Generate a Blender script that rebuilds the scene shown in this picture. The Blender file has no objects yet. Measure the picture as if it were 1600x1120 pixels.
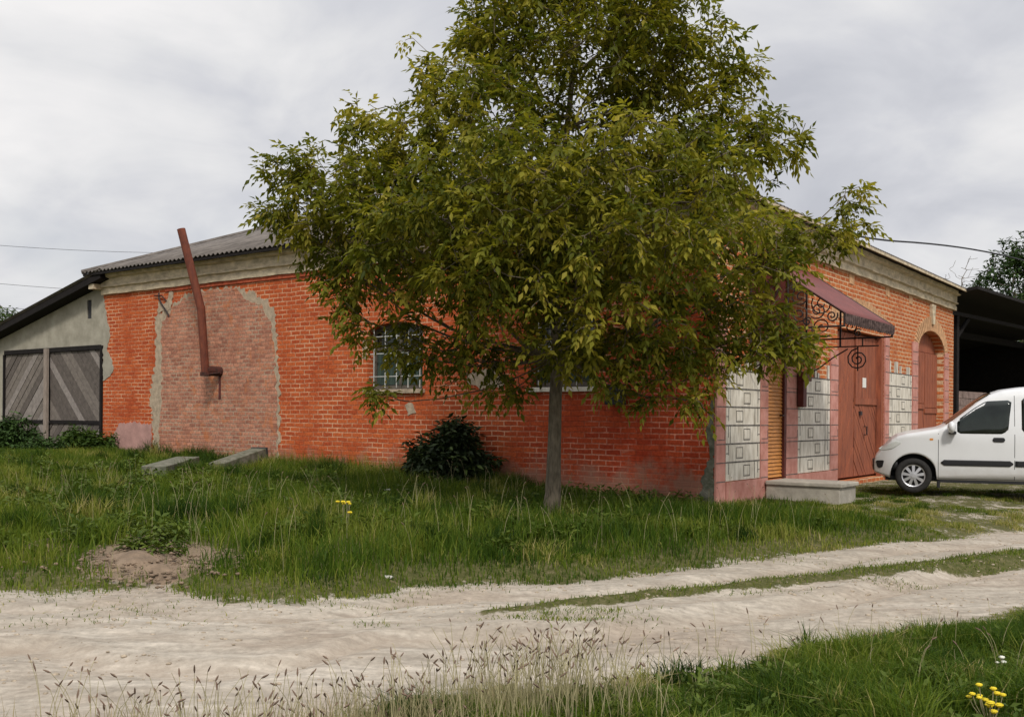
import bpy, bmesh, math, random
import numpy as np
from mathutils import Vector, Matrix
from mathutils.geometry import tessellate_polygon
R = math.radians
rng = np.random.default_rng(7)
random.seed(7)
SC = bpy.context.scene
COL = SC.collection

# ---------------------------------------------------------------- camera
CAMZ = 1.2
ROLL = -0.0075
FPX = 1586.0
cd = bpy.data.cameras.new("camera")
cam = bpy.data.objects.new("camera", cd)
COL.objects.link(cam)
cd.sensor_width = 36
cd.lens = 36 * FPX / 1600
cd.shift_y = 90.6 / 1600
cd.clip_start = 0.05
cd.clip_end = 3000
cam.matrix_world = Matrix.Translation((0, 0, CAMZ)) @ Matrix.Rotation(ROLL, 4, 'Y') @ Matrix.Rotation(math.pi / 2, 4, 'X')
SC.camera = cam

# ---------------------------------------------------------------- view, sky, sun
SC.view_settings.view_transform = 'Standard'
SC.view_settings.look = 'None'
SC.view_settings.exposure = 0.0
SC.view_settings.gamma = 1
SUN_EL, SUN_AZ = R(46), math.atan2(-0.97, 0.16)
w = bpy.data.worlds.new("World")
SC.world = w
w.use_nodes = True
nt = w.node_tree
nt.nodes.clear()
def N(t, typ, **kw):
    n = t.nodes.new(typ)
    for k, v in kw.items():
        if k.startswith('i_'):
            n.inputs[k[2:].replace('_', ' ')].default_value = v
        else:
            setattr(n, k, v)
    return n
def L(t, a, b): t.links.new(a, b)
def math_(t, op, a, b=None, clamp=False):
    n = t.nodes.new('ShaderNodeMath'); n.operation = op; n.use_clamp = clamp
    for i, v in enumerate((a, b)):
        if v is None: continue
        if isinstance(v, (int, float)): n.inputs[i].default_value = v
        else: L(t, v, n.inputs[i])
    return n.outputs[0]
def ramp(t, fac, stops, interp='LINEAR'):
    n = t.nodes.new('ShaderNodeValToRGB'); cr = n.color_ramp; cr.interpolation = interp
    while len(cr.elements) < len(stops): cr.elements.new(0.5)
    for e, (p, c) in zip(cr.elements, stops):
        e.position = p; e.color = (c[0], c[1], c[2], 1) if not isinstance(c, (int, float)) else (c, c, c, 1)
    L(t, fac, n.inputs[0]); return n.outputs[0]
def mixc(t, f, a, b, blend='MIX'):
    n = t.nodes.new('ShaderNodeMix'); n.data_type = 'RGBA'; n.blend_type = blend
    for i, v in ((0, f), (6, a), (7, b)):
        if isinstance(v, (int, float)): n.inputs[i].default_value = v
        elif isinstance(v, (tuple, list)): n.inputs[i].default_value = (v[0], v[1], v[2], 1)
        else: L(t, v, n.inputs[i])
    return n.outputs[2]

out = N(nt, 'ShaderNodeOutputWorld')
bg = N(nt, 'ShaderNodeBackground')
sky = N(nt, 'ShaderNodeTexSky')
sky.sky_type = 'NISHITA'; sky.sun_disc = False
sky.sun_elevation = SUN_EL; sky.sun_rotation = math.pi / 2 - SUN_AZ
sky.dust_density = 3; sky.air_density = 1.2
tc = N(nt, 'ShaderNodeTexCoord')
sep = N(nt, 'ShaderNodeSeparateXYZ'); L(nt, tc.outputs['Generated'], sep.inputs[0])
zc = math_(nt, 'MAXIMUM', sep.outputs[2], 0.0)
den = math_(nt, 'ADD', zc, 0.34)
cx = math_(nt, 'DIVIDE', sep.outputs[0], den); cy = math_(nt, 'DIVIDE', sep.outputs[1], den)
cmb = N(nt, 'ShaderNodeCombineXYZ'); L(nt, cx, cmb.inputs[0]); L(nt, cy, cmb.inputs[1])
def cloudnoise(scale, det, off, dist=0.4):
    mp = N(nt, 'ShaderNodeMapping'); mp.inputs['Location'].default_value = off; mp.inputs['Scale'].default_value = (0.85, 0.8, 1)
    L(nt, cmb.outputs[0], mp.inputs[0])
    n = N(nt, 'ShaderNodeTexNoise', i_Scale=scale, i_Detail=det, i_Roughness=0.52, i_Distortion=dist)
    L(nt, mp.outputs[0], n.inputs['Vector']); return n.outputs[0]
n1 = cloudnoise(1.1, 6, (1.3, 4.2, 0)); n2 = cloudnoise(3.2, 7, (7.1, 2.2, 0), 0.8)
cf = math_(nt, 'ADD', math_(nt, 'MULTIPLY', n1, 0.62), math_(nt, 'MULTIPLY', n2, 0.38))
ccol = ramp(nt, cf, [(0.38, (0.58, 0.595, 0.65)), (0.46, (0.70, 0.71, 0.755)), (0.53, (0.84, 0.84, 0.855)), (0.60, (0.97, 0.955, 0.955))])
# overcast sky: brighter towards the zenith than near the horizon
lum = math_(nt, 'ADD', 0.93, math_(nt, 'MULTIPLY', math_(nt, 'POWER', math_(nt, 'MAXIMUM', math_(nt, 'SUBTRACT', zc, 0.36), 0.0), 1.0), 1.2))
lumc = N(nt, 'ShaderNodeCombineXYZ')
for i in range(3): L(nt, lum, lumc.inputs[i])
ccol = mixc(nt, 1.0, ccol, lumc.outputs[0], 'MULTIPLY')
# thin spots near the horizon on the left let the blue sky through
skys = mixc(nt, 1.0, sky.outputs[0], (0.1, 0.1, 0.1), 'MULTIPLY')
thin = ramp(nt, cloudnoise(1.6, 3, (0.4, 9.0, 0)), [(0.36, 0.0), (0.60, 0.7)])
low = ramp(nt, zc, [(0.0, 1.0), (0.26, 0.0)])
lf = ramp(nt, math_(nt, 'ADD', math_(nt, 'MULTIPLY', sep.outputs[0], -1.0), 0.0), [(0.05, 0.15), (0.45, 1.0)])
tf = math_(nt, 'MULTIPLY', math_(nt, 'MULTIPLY', thin, low), lf)
ccol = mixc(nt, tf, ccol, skys)
L(nt, ccol, bg.inputs[0]); bg.inputs[1].default_value = 1.0
L(nt, bg.outputs[0], out.inputs[0])

sd = bpy.data.lights.new("sun", 'SUN'); sun = bpy.data.objects.new("sun", sd); COL.objects.link(sun)
sd.energy = 2.5; sd.angle = R(8); sd.color = (1, 0.95, 0.87)
sdir = Vector((math.cos(SUN_EL) * math.cos(SUN_AZ), math.cos(SUN_EL) * math.sin(SUN_AZ), math.sin(SUN_EL)))
sun.rotation_euler = sdir.to_track_quat('Z', 'Y').to_euler()
sun.location = (5, -10, 20)

# ---------------------------------------------------------------- helpers
def ray(px, py):
    x = (px - 800) / FPX; y = (650.6 - py) / FPX
    d = Vector((x + y * ROLL, 1, y - x * ROLL)); return d
def at(px, py, Y):
    d = ray(px, py); return Vector((d.x * Y, Y, CAMZ + d.z * Y))
def zpt(px, py, z):
    d = ray(px, py); s = (z - CAMZ) / d.z; return Vector((d.x * s, s, z))

def tag(o, label=None, cat=None, group=None, kind=None):
    if label: o['label'] = label
    if cat: o['category'] = cat
    if group: o['group'] = group
    if kind: o['kind'] = kind
    return o
def empty(name, loc=(0, 0, 0), rz=0, label=None, cat=None, group=None):
    o = bpy.data.objects.new(name, None); COL.objects.link(o)
    o.location = loc; o.rotation_euler = (0, 0, rz); o.empty_display_size = 0.2
    return tag(o, label, cat, group)

class MB:
    def __init__(s): s.v = []; s.f = []; s.m = []
    def add(s, verts, faces, mi=0, M=None):
        b = len(s.v)
        s.v += [tuple((M @ Vector(p)) if M else p) for p in verts]
        for f in faces: s.f.append(tuple(b + i for i in f)); s.m.append(mi)
    def box(s, x0, x1, y0, y1, z0, z1, mi=0, M=None):
        v = [(x0, y0, z0), (x1, y0, z0), (x1, y1, z0), (x0, y1, z0), (x0, y0, z1), (x1, y0, z1), (x1, y1, z1), (x0, y1, z1)]
        s.add(v, [(0, 3, 2, 1), (4, 5, 6, 7), (0, 1, 5, 4), (1, 2, 6, 5), (2, 3, 7, 6), (3, 0, 4, 7)], mi, M)
    def tube(s, pts, rads, n=8, mi=0, caps=True, M=None):
        pts = [Vector(p) for p in pts]
        if isinstance(rads, (int, float)): rads = [rads] * len(pts)
        b = []; prev = None; vs = []; fs = []
        for i, p in enumerate(pts):
            d = (pts[min(i + 1, len(pts) - 1)] - pts[max(i - 1, 0)]).normalized()
            if prev is None:
                a = Vector((0, 0, 1)) if abs(d.z) < 0.9 else Vector((1, 0, 0)); prev = d.cross(a).normalized()
            u = (prev - d * prev.dot(d)).normalized(); prev = u; v_ = d.cross(u)
            for k in range(n):
                a = 2 * math.pi * k / n
                vs.append(tuple(p + (u * math.cos(a) + v_ * math.sin(a)) * rads[i]))
        for i in range(len(pts) - 1):
            for k in range(n):
                k2 = (k + 1) % n
                fs.append((i * n + k, i * n + k2, (i + 1) * n + k2, (i + 1) * n + k))
        if caps:
            fs.append(tuple(range(n - 1, -1, -1))); e = (len(pts) - 1) * n; fs.append(tuple(range(e, e + n)))
        s.add(vs, fs, mi, M)
    def poly(s, outline, holes, ax, d0, d1, mi=0, rmi=None):
        """prism from a 2D outline (a,z) with holes; ax: 'x' -> plane normal x (a=y), 'y' -> plane normal y (a=x)"""
        def P(a, z, d): return (d, a, z) if ax == 'x' else (a, d, z)
        loops = [outline] + holes
        flat = [p for l in loops for p in l]
        tri = tessellate_polygon([[Vector((p[0], p[1], 0)) for p in l] for l in loops])
        b = len(s.v); n = len(flat)
        s.v += [P(p[0], p[1], d0) for p in flat] + [P(p[0], p[1], d1) for p in flat]
        for t_ in tri:
            s.f.append(tuple(b + i for i in t_)); s.m.append(mi)
            s.f.append(tuple(b + n + i for i in reversed(t_))); s.m.append(mi)
        o = 0
        for l in loops:
            for i in range(len(l)):
                j = (i + 1) % len(l)
                s.f.append((b + o + i, b + o + j, b + n + o + j, b + n + o + i)); s.m.append(mi if rmi is None else rmi)
            o += len(l)
    def build(s, name, mats, parent=None, smooth=False, bevel=0, flipfix=True):
        me = bpy.data.meshes.new(name); me.from_pydata(s.v, [], s.f)
        if not isinstance(mats, (list, tuple)): mats = [mats]
        for m in mats: me.materials.append(m)
        me.polygons.foreach_set('material_index', s.m)
        if flipfix:
            bm = bmesh.new(); bm.from_mesh(me); bmesh.ops.recalc_face_normals(bm, faces=bm.faces); bm.to_mesh(me); bm.free()
        if smooth: me.polygons.foreach_set('use_smooth', [True] * len(me.polygons))
        me.update()
        o = bpy.data.objects.new(name, me); COL.objects.link(o)
        if parent: o.parent = parent
        if bevel:
            b = o.modifiers.new('bevel', 'BEVEL'); b.width = bevel; b.segments = 2; b.limit_method = 'ANGLE'
        return o

def npmesh(name, V, faces, mat, attrs=None, parent=None, smooth=False):
    """faces: list of int arrays (n,k)"""
    me = bpy.data.meshes.new(name)
    me.vertices.add(len(V)); me.vertices.foreach_set('co', np.asarray(V, np.float32).ravel())
    loops = np.concatenate([f.ravel() for f in faces]); tot = np.concatenate([np.full(len(f), f.shape[1]) for f in faces])
    start = np.concatenate([[0], np.cumsum(tot)[:-1]])
    me.loops.add(len(loops)); me.loops.foreach_set('vertex_index', loops.astype(np.int32))
    me.polygons.add(len(tot)); me.polygons.foreach_set('loop_start', start.astype(np.int32)); me.polygons.foreach_set('loop_total', tot.astype(np.int32))
    if smooth: me.polygons.foreach_set('use_smooth', np.ones(len(tot), bool))
    me.materials.append(mat)
    for k, a in (attrs or {}).items():
        at_ = me.attributes.new(k, 'FLOAT', 'POINT'); at_.data.foreach_set('value', np.asarray(a, np.float32))
    me.update(calc_edges=True)
    o = bpy.data.objects.new(name, me); COL.objects.link(o)
    if parent: o.parent = parent
    return o

def vnoise(x, y, seed=0):
    x = np.asarray(x, float); y = np.asarray(y, float)
    xi = np.floor(x).astype(np.int64); yi = np.floor(y).astype(np.int64); xf = x - xi; yf = y - yi
    def h(a, b):
        n = (a * 374761393 + b * 668265263 + seed * 974634777) & 0xffffffff
        n = ((n ^ (n >> 13)) * 1274126177) & 0xffffffff
        return ((n ^ (n >> 16)) & 0xffff) / 65535.0
    u = xf * xf * (3 - 2 * xf); v = yf * yf * (3 - 2 * yf)
    return (h(xi, yi) * (1 - u) + h(xi + 1, yi) * u) * (1 - v) + (h(xi, yi + 1) * (1 - u) + h(xi + 1, yi + 1) * u) * v
def fbm(x, y, seed=0, o=4):
    s = 0; a = 0.5; t = 0
    for i in range(o):
        s = s + a * vnoise(x * 2 ** i, y * 2 ** i, seed + i * 17); t += a; a *= 0.5
    return s / t
def sst(x): x = np.clip(x, 0, 1); return x * x * (3 - 2 * x)

# ---------------------------------------------------------------- materials
def newmat(name):
    m = bpy.data.materials.new(name); m.use_nodes = True; t = m.node_tree
    b = t.nodes['Principled BSDF']; return m, t, b
def simple(name, col, rough=0.7, var=0.25, scale=6, metal=0, bump=0.0, stretch=(1, 1, 1), col2=None, spec=0.3, detail=6):
    m, t, b = newmat(name)
    tc = N(t, 'ShaderNodeTexCoord'); mp = N(t, 'ShaderNodeMapping'); mp.inputs['Scale'].default_value = stretch
    L(t, tc.outputs['Object'], mp.inputs[0])
    n = N(t, 'ShaderNodeTexNoise', i_Scale=scale, i_Detail=detail, i_Roughness=0.6); L(t, mp.outputs[0], n.inputs['Vector'])
    c2 = col2 or tuple(c * (1 - var) for c in col); c1 = tuple(min(1, c * (1 + var)) for c in col)
    if col2: c1 = col
    c = ramp(t, n.outputs[0], [(0.3, c2), (0.7, c1)])
    L(t, c, b.inputs['Base Color']); b.inputs['Roughness'].default_value = rough; b.inputs['Metallic'].default_value = metal
    b.inputs['Specular IOR Level'].default_value = spec
    if bump:
        n2 = N(t, 'ShaderNodeTexNoise', i_Scale=scale * 5, i_Detail=5); L(t, mp.outputs[0], n2.inputs['Vector'])
        bp = N(t, 'ShaderNodeBump', i_Strength=bump, i_Distance=0.01); L(t, n2.outputs[0], bp.inputs['Height']); L(t, bp.outputs[0], b.inputs['Normal'])
    return m

def brick(name, axis, c1, c2, mortar, stain=None, course=0.088, blen=0.27, msize=0.024, shade_tint=None, wash=0.0, fade=None, damp=None, mfade=0.0):
    m, t, b = newmat(name)
    tc = N(t, 'ShaderNodeTexCoord'); sp = N(t, 'ShaderNodeSeparateXYZ'); L(t, tc.outputs['Object'], sp.inputs[0])
    a = sp.outputs[0] if axis == 'x' else sp.outputs[1]
    cm = N(t, 'ShaderNodeCombineXYZ'); L(t, a, cm.inputs[0]); L(t, sp.outputs[2], cm.inputs[1])
    # slightly irregular courses
    dn = N(t, 'ShaderNodeTexNoise', i_Scale=3.5, i_Detail=4); L(t, tc.outputs['Object'], dn.inputs['Vector'])
    ds = N(t, 'ShaderNodeVectorMath', operation='MULTIPLY_ADD'); L(t, dn.outputs['Color'], ds.inputs[0]); ds.inputs[1].default_value = (0.045, 0.03, 0); L(t, cm.outputs[0], ds.inputs[2])
    br = N(t, 'ShaderNodeTexBrick'); L(t, ds.outputs[0], br.inputs['Vector'])
    br.inputs['Scale'].default_value = 1.0; br.inputs['Brick Width'].default_value = blen; br.inputs['Row Height'].default_value = course
    br.inputs['Mortar Size'].default_value = msize / 2; br.inputs['Mortar Smooth'].default_value = 0.25; br.inputs['Bias'].default_value = 0.0
    br.offset = 0.5; br.inputs['Color1'].default_value = (*c1, 1); br.inputs['Color2'].default_value = (*c2, 1)
    # mortar colour fades in patches
    mn = N(t, 'ShaderNodeTexNoise', i_Scale=1.3, i_Detail=6, i_Roughness=0.65); L(t, tc.outputs['Object'], mn.inputs['Vector'])
    avg = tuple((c1[i] + c2[i]) / 2 * 0.8 for i in range(3))
    mc = mixc(t, ramp(t, mn.outputs[0], [(0.40 + mfade, 0.0), (0.60 + mfade, 0.95)]), mortar, avg)
    L(t, mc, br.inputs['Mortar'])
    col = br.outputs['Color']
    fn = N(t, 'ShaderNodeTexNoise', i_Scale=22, i_Detail=6, i_Roughness=0.7); L(t, tc.outputs['Object'], fn.inputs['Vector'])
    col = mixc(t, 1.0, col, ramp(t, fn.outputs[0], [(0.25, 0.5), (0.75, 1.35)]), 'MULTIPLY')
    if shade_tint:  # tree shade painted into the brick: redder and darker towards corner and base
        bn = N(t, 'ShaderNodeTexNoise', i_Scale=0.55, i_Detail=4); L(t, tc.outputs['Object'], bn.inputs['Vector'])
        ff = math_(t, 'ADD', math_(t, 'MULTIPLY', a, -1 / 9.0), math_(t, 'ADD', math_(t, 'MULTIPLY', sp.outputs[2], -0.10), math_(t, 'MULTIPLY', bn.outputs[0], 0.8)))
        col = mixc(t, ramp(t, math_(t, 'ADD', ff, 0.5), [(0.0, 0.0), (0.9, 0.75)]), col, mixc(t, 1.0, col, shade_tint, 'MULTIPLY'))
    if stain:
        wn = N(t, 'ShaderNodeTexNoise', i_Scale=2.2, i_Detail=8, i_Roughness=0.7, i_Distortion=0.6); L(t, tc.outputs['Object'], wn.inputs['Vector'])
        col = mixc(t, ramp(t, wn.outputs[0], [(0.60 - wash, 0.0), (0.72 - wash, 0.75)]), col, stain)
    if damp:
        wn2 = N(t, 'ShaderNodeTexNoise', i_Scale=3.0, i_Detail=7, i_Roughness=0.7); L(t, tc.outputs['Object'], wn2.inputs['Vector'])
        hgt = math_(t, 'ADD', math_(t, 'MULTIPLY', sp.outputs[2], -1.2), math_(t, 'ADD', math_(t, 'MULTIPLY', wn2.outputs[0], 2.2), -0.45))
        col = mixc(t, ramp(t, hgt, [(0.0, 0.0), (0.5, 0.75)]), col, damp)
    L(t, col, b.inputs['Base Color']); b.inputs['Roughness'].default_value = 0.88; b.inputs['Specular IOR Level'].default_value = 0.15
    hm = math_(t, 'SUBTRACT', math_(t, 'MULTIPLY', fn.outputs[0], 0.35), math_(t, 'MULTIPLY', br.outputs['Fac'], 0.8))
    bp = N(t, 'ShaderNodeBump', i_Strength=0.8, i_Distance=0.012); L(t, hm, bp.inputs['Height']); L(t, bp.outputs[0], b.inputs['Normal'])
    return m

def leafmat(name, stops, trans=0.35, tcol=None, rough=0.5):
    m, t, b = newmat(name)
    a = N(t, 'ShaderNodeAttribute', attribute_name='var')
    c = ramp(t, a.outputs['Fac'], stops)
    L(t, c, b.inputs['Base Color']); b.inputs['Roughness'].default_value = rough; b.inputs['Specular IOR Level'].default_value = 0.10
    tr = N(t, 'ShaderNodeBsdfTranslucent'); L(t, mixc(t, 1.0, c, tcol or (1.3, 1.3, 0.6), 'MULTIPLY'), tr.inputs[0])
    mx = N(t, 'ShaderNodeMixShader'); mx.inputs[0].default_value = trans
    L(t, b.outputs[0], mx.inputs[1]); L(t, tr.outputs[0], mx.inputs[2]); L(t, mx.outputs[0], t.nodes['Material Output'].inputs[0])
    return m

M = {}
M['brickL'] = brick('red_brick', 'y', (0.53, 0.120, 0.036), (0.40, 0.072, 0.024), (0.70, 0.40, 0.24), stain=(0.46, 0.24, 0.17), shade_tint=(0.86, 0.42, 0.55), wash=-0.06, damp=(0.30, 0.17, 0.12))
M['brickR'] = brick('orange_brick', 'x', (0.56, 0.17, 0.055), (0.43, 0.11, 0.038), (0.68, 0.48, 0.30), stain=(0.55, 0.36, 0.22), wash=0.01, mfade=0.08)
M['infill'] = brick('weathered_brick', 'y', (0.54, 0.25, 0.16), (0.32, 0.135, 0.09), (0.44, 0.32, 0.23), stain=(0.48, 0.17, 0.07), wash=0.07, course=0.085, blen=0.2, msize=0.028)
M['mortar'] = simple('grey_mortar', (0.38, 0.30, 0.215), 0.95, 0.3, 9, bump=0.8)
M['plaster'] = simple('grey_plaster', (0.40, 0.37, 0.30), 0.95, 0.22, 2.5, detail=9, col2=(0.25, 0.23, 0.18), bump=0.5)
M['pinkplaster'] = simple('pink_plaster', (0.40, 0.23, 0.20), 0.95, 0.2, 4, bump=0.5)
M['cornice'] = simple('cornice_plaster', (0.53, 0.44, 0.31), 0.9, 0.35, 5, bump=0.5, stretch=(1, 1, 2))
M['redband'] = simple('red_band', (0.42, 0.09, 0.04), 0.9, 0.4, 12, bump=0.5)
M['slate'] = simple('fibre_cement', (0.135, 0.118, 0.105), 0.9, 0.4, 3, bump=0.3)
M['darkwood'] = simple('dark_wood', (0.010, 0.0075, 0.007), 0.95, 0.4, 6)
M['greywood'] = simple('grey_wood', (0.17, 0.145, 0.125), 0.9, 0.25, 9, bump=0.5, stretch=(1, 1, 1))
M['greywood2'] = simple('grey_wood_pale', (0.24, 0.21, 0.19), 0.9, 0.25, 9, bump=0.5)
M['greywood3'] = simple('grey_wood_dark', (0.11, 0.092, 0.08), 0.9, 0.25, 9, bump=0.5)
M['postwood'] = simple('post_wood', (0.27, 0.22, 0.185), 0.9, 0.3, 10, bump=0.4, stretch=(4, 4, 0.5))
M['white'] = simple('white_paint', (0.80, 0.75, 0.66), 0.85, 0.16, 7, stretch=(1.6, 1.6, 0.5), detail=10, col2=(0.46, 0.41, 0.33), bump=0.3)
M['pink'] = simple('pink_paint', (0.60, 0.30, 0.25), 0.85, 0.22, 6, detail=9, col2=(0.42, 0.17, 0.13), bump=0.3)
M['black'] = simple('black_paint', (0.22, 0.20, 0.18), 0.8, 0.3, 16, col2=(0.03, 0.027, 0.025))
M['amber'] = simple('amber_wood', (0.50, 0.205, 0.045), 0.5, 0.35, 5, stretch=(1, 1, 8), bump=0.2)
M['redwood'] = simple('red_paint_wood', (0.38, 0.115, 0.055), 0.8, 0.35, 5, detail=9, col2=(0.19, 0.06, 0.036), bump=0.3, stretch=(3, 3, 0.6))
M['maroon'] = simple('maroon_metal', (0.155, 0.038, 0.033), 0.5, 0.2, 4, spec=0.4)
M['darkmaroon'] = simple('dark_maroon', (0.10, 0.025, 0.02), 0.6, 0.3, 8)
M['iron'] = simple('wrought_iron', (0.03, 0.02, 0.02), 0.6, 0.3, 20)
M['elbowrust'] = simple('burnt_rust', (0.10, 0.03, 0.02), 0.85, 0.3, 14, col2=(0.02, 0.014, 0.012))
M['rustiron'] = simple('rusty_trim', (0.16, 0.11, 0.10), 0.8, 0.3, 18, col2=(0.025, 0.015, 0.014))
M['rustpipe'] = simple('rust_red_pipe', (0.20, 0.055, 0.028), 0.8, 0.35, 6, col2=(0.085, 0.026, 0.018), stretch=(2, 2, 0.7), bump=0.2)
M['concrete'] = simple('concrete', (0.36, 0.33, 0.28), 0.95, 0.25, 5, bump=0.6)
M['mossconcrete'] = simple('mossy_concrete', (0.21, 0.20, 0.16), 0.95, 0.3, 7, bump=1.0, col2=(0.06, 0.07, 0.04))
M['tar'] = simple('tarred_wood', (0.03, 0.03, 0.032), 0.8, 0.3, 5)
M['glass'] = simple('dark_glass', (0.010, 0.015, 0.012), 0.04, 0.5, 3, spec=0.5)
M['grille'] = simple('window_grille', (0.45, 0.45, 0.42), 0.6, 0.2, 5)
M['curtain'] = simple('curtain', (0.035, 0.055, 0.045), 0.9, 0.5, 9, stretch=(9, 9, 0.3))
M['frame'] = simple('window_frame', (0.10, 0.085, 0.07), 0.8, 0.3, 8)
M['block'] = simple('concrete_block', (0.22, 0.16, 0.14), 0.95, 0.3, 5, bump=0.5)
M['bark'] = simple('bark', (0.22, 0.18, 0.13), 0.95, 0.4, 22, bump=1.0, stretch=(1, 1, 0.3), col2=(0.07, 0.058, 0.04))
M['carwhite'] = simple('car_paint', (0.66, 0.67, 0.68), 0.25, 0.03, 2, spec=0.5)
def cardirt():
    m = M['carwhite']; t = m.node_tree; b = t.nodes['Principled BSDF']; l = b.inputs['Base Color'].links[0].from_socket
    tc = N(t, 'ShaderNodeTexCoord'); sp = N(t, 'ShaderNodeSeparateXYZ'); L(t, tc.outputs['Object'], sp.inputs[0]); n = N(t, 'ShaderNodeTexNoise', i_Scale=5, i_Detail=9, i_Roughness=0.7); L(t, tc.outputs['Object'], n.inputs['Vector'])
    f = math_(t, 'ADD', math_(t, 'MULTIPLY', sp.outputs[2], -1.6), math_(t, 'ADD', 0.55, math_(t, 'MULTIPLY', n.outputs[0], 0.8)))
    c = mixc(t, ramp(t, f, [(0.0, 0.03), (0.8, 0.55)]), l, (0.30, 0.25, 0.19)); L(t, c, b.inputs['Base Color']); b.inputs['Coat Weight'].default_value = 0.4
    L(t, math_(t, 'ADD', 0.22, math_(t, 'MULTIPLY', n.outputs[0], 0.25)), b.inputs['Roughness'])
cardirt()
M['carblack'] = simple('car_plastic', (0.018, 0.018, 0.02), 0.55, 0.1, 5)
M['tyre'] = simple('tyre_rubber', (0.022, 0.021, 0.02), 0.85, 0.3, 20)
M['alloy'] = simple('hubcap_silver', (0.50, 0.50, 0.52), 0.35, 0.1, 5, metal=0.6)
M['lamp'] = simple('headlamp_glass', (0.55, 0.57, 0.55), 0.1, 0.1, 4)
M['orange'] = simple('indicator_orange', (0.6, 0.25, 0.05), 0.3, 0.1, 4)
M['wire'] = simple('wire', (0.03, 0.03, 0.035), 0.7, 0.1, 4)
M['yellow'] = simple('yellow_petals', (0.75, 0.58, 0.03), 0.7, 0.15, 9)
M['whitepetal'] = simple('white_petals', (0.75, 0.75, 0.65), 0.7, 0.1, 9)
M['stone'] = simple('pale_stone', (0.5, 0.48, 0.44), 0.9, 0.2, 9, bump=0.5)
M['paper'] = simple('paper', (0.75, 0.73, 0.68), 0.8, 0.1, 9)
M['seed'] = simple('seed_heads', (0.15, 0.10, 0.07), 0.9, 0.35, 9)
M['clod'] = simple('clod', (0.34, 0.28, 0.21), 0.97, 0.4, 30)
M['soil'] = simple('brown_soil', (0.20, 0.145, 0.10), 0.98, 0.35, 7, bump=1.0)
M['leaf'] = leafmat('maple_leaf', [(0.0, (0.045, 0.062, 0.008)), (0.4, (0.135, 0.145, 0.018)), (0.75, (0.26, 0.24, 0.03)), (1.0, (0.40, 0.33, 0.06))], 0.45)
M['leafdark'] = leafmat('dark_leaf', [(0, (0.02, 0.04, 0.012)), (1, (0.06, 0.11, 0.028))], 0.12)
M['bushdark'] = leafmat('bush_leaf', [(0, (0.014, 0.022, 0.012)), (0.7, (0.038, 0.055, 0.022)), (1, (0.10, 0.14, 0.03))], 0.05)
M['leafgreen'] = leafmat('green_leaf', [(0, (0.02, 0.045, 0.01)), (1, (0.08, 0.13, 0.025))], 0.25)
M['grass'] = leafmat('grass_blade', [(0.0, (0.017, 0.040, 0.006)), (0.35, (0.052, 0.096, 0.010)), (0.65, (0.135, 0.175, 0.020)), (0.88, (0.26, 0.25, 0.06)), (1.0, (0.40, 0.33, 0.16))], 0.3, (1.2, 1.3, 0.6))
M['weedleaf'] = leafmat('weed_leaf', [(0, (0.04, 0.07, 0.012)), (1, (0.13, 0.17, 0.03))], 0.25)
M['straw'] = leafmat('straw', [(0.0, (0.14, 0.16, 0.05)), (0.5, (0.30, 0.26, 0.13)), (1.0, (0.38, 0.30, 0.19))], 0.2, (1.1, 1.1, 0.8))

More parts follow.
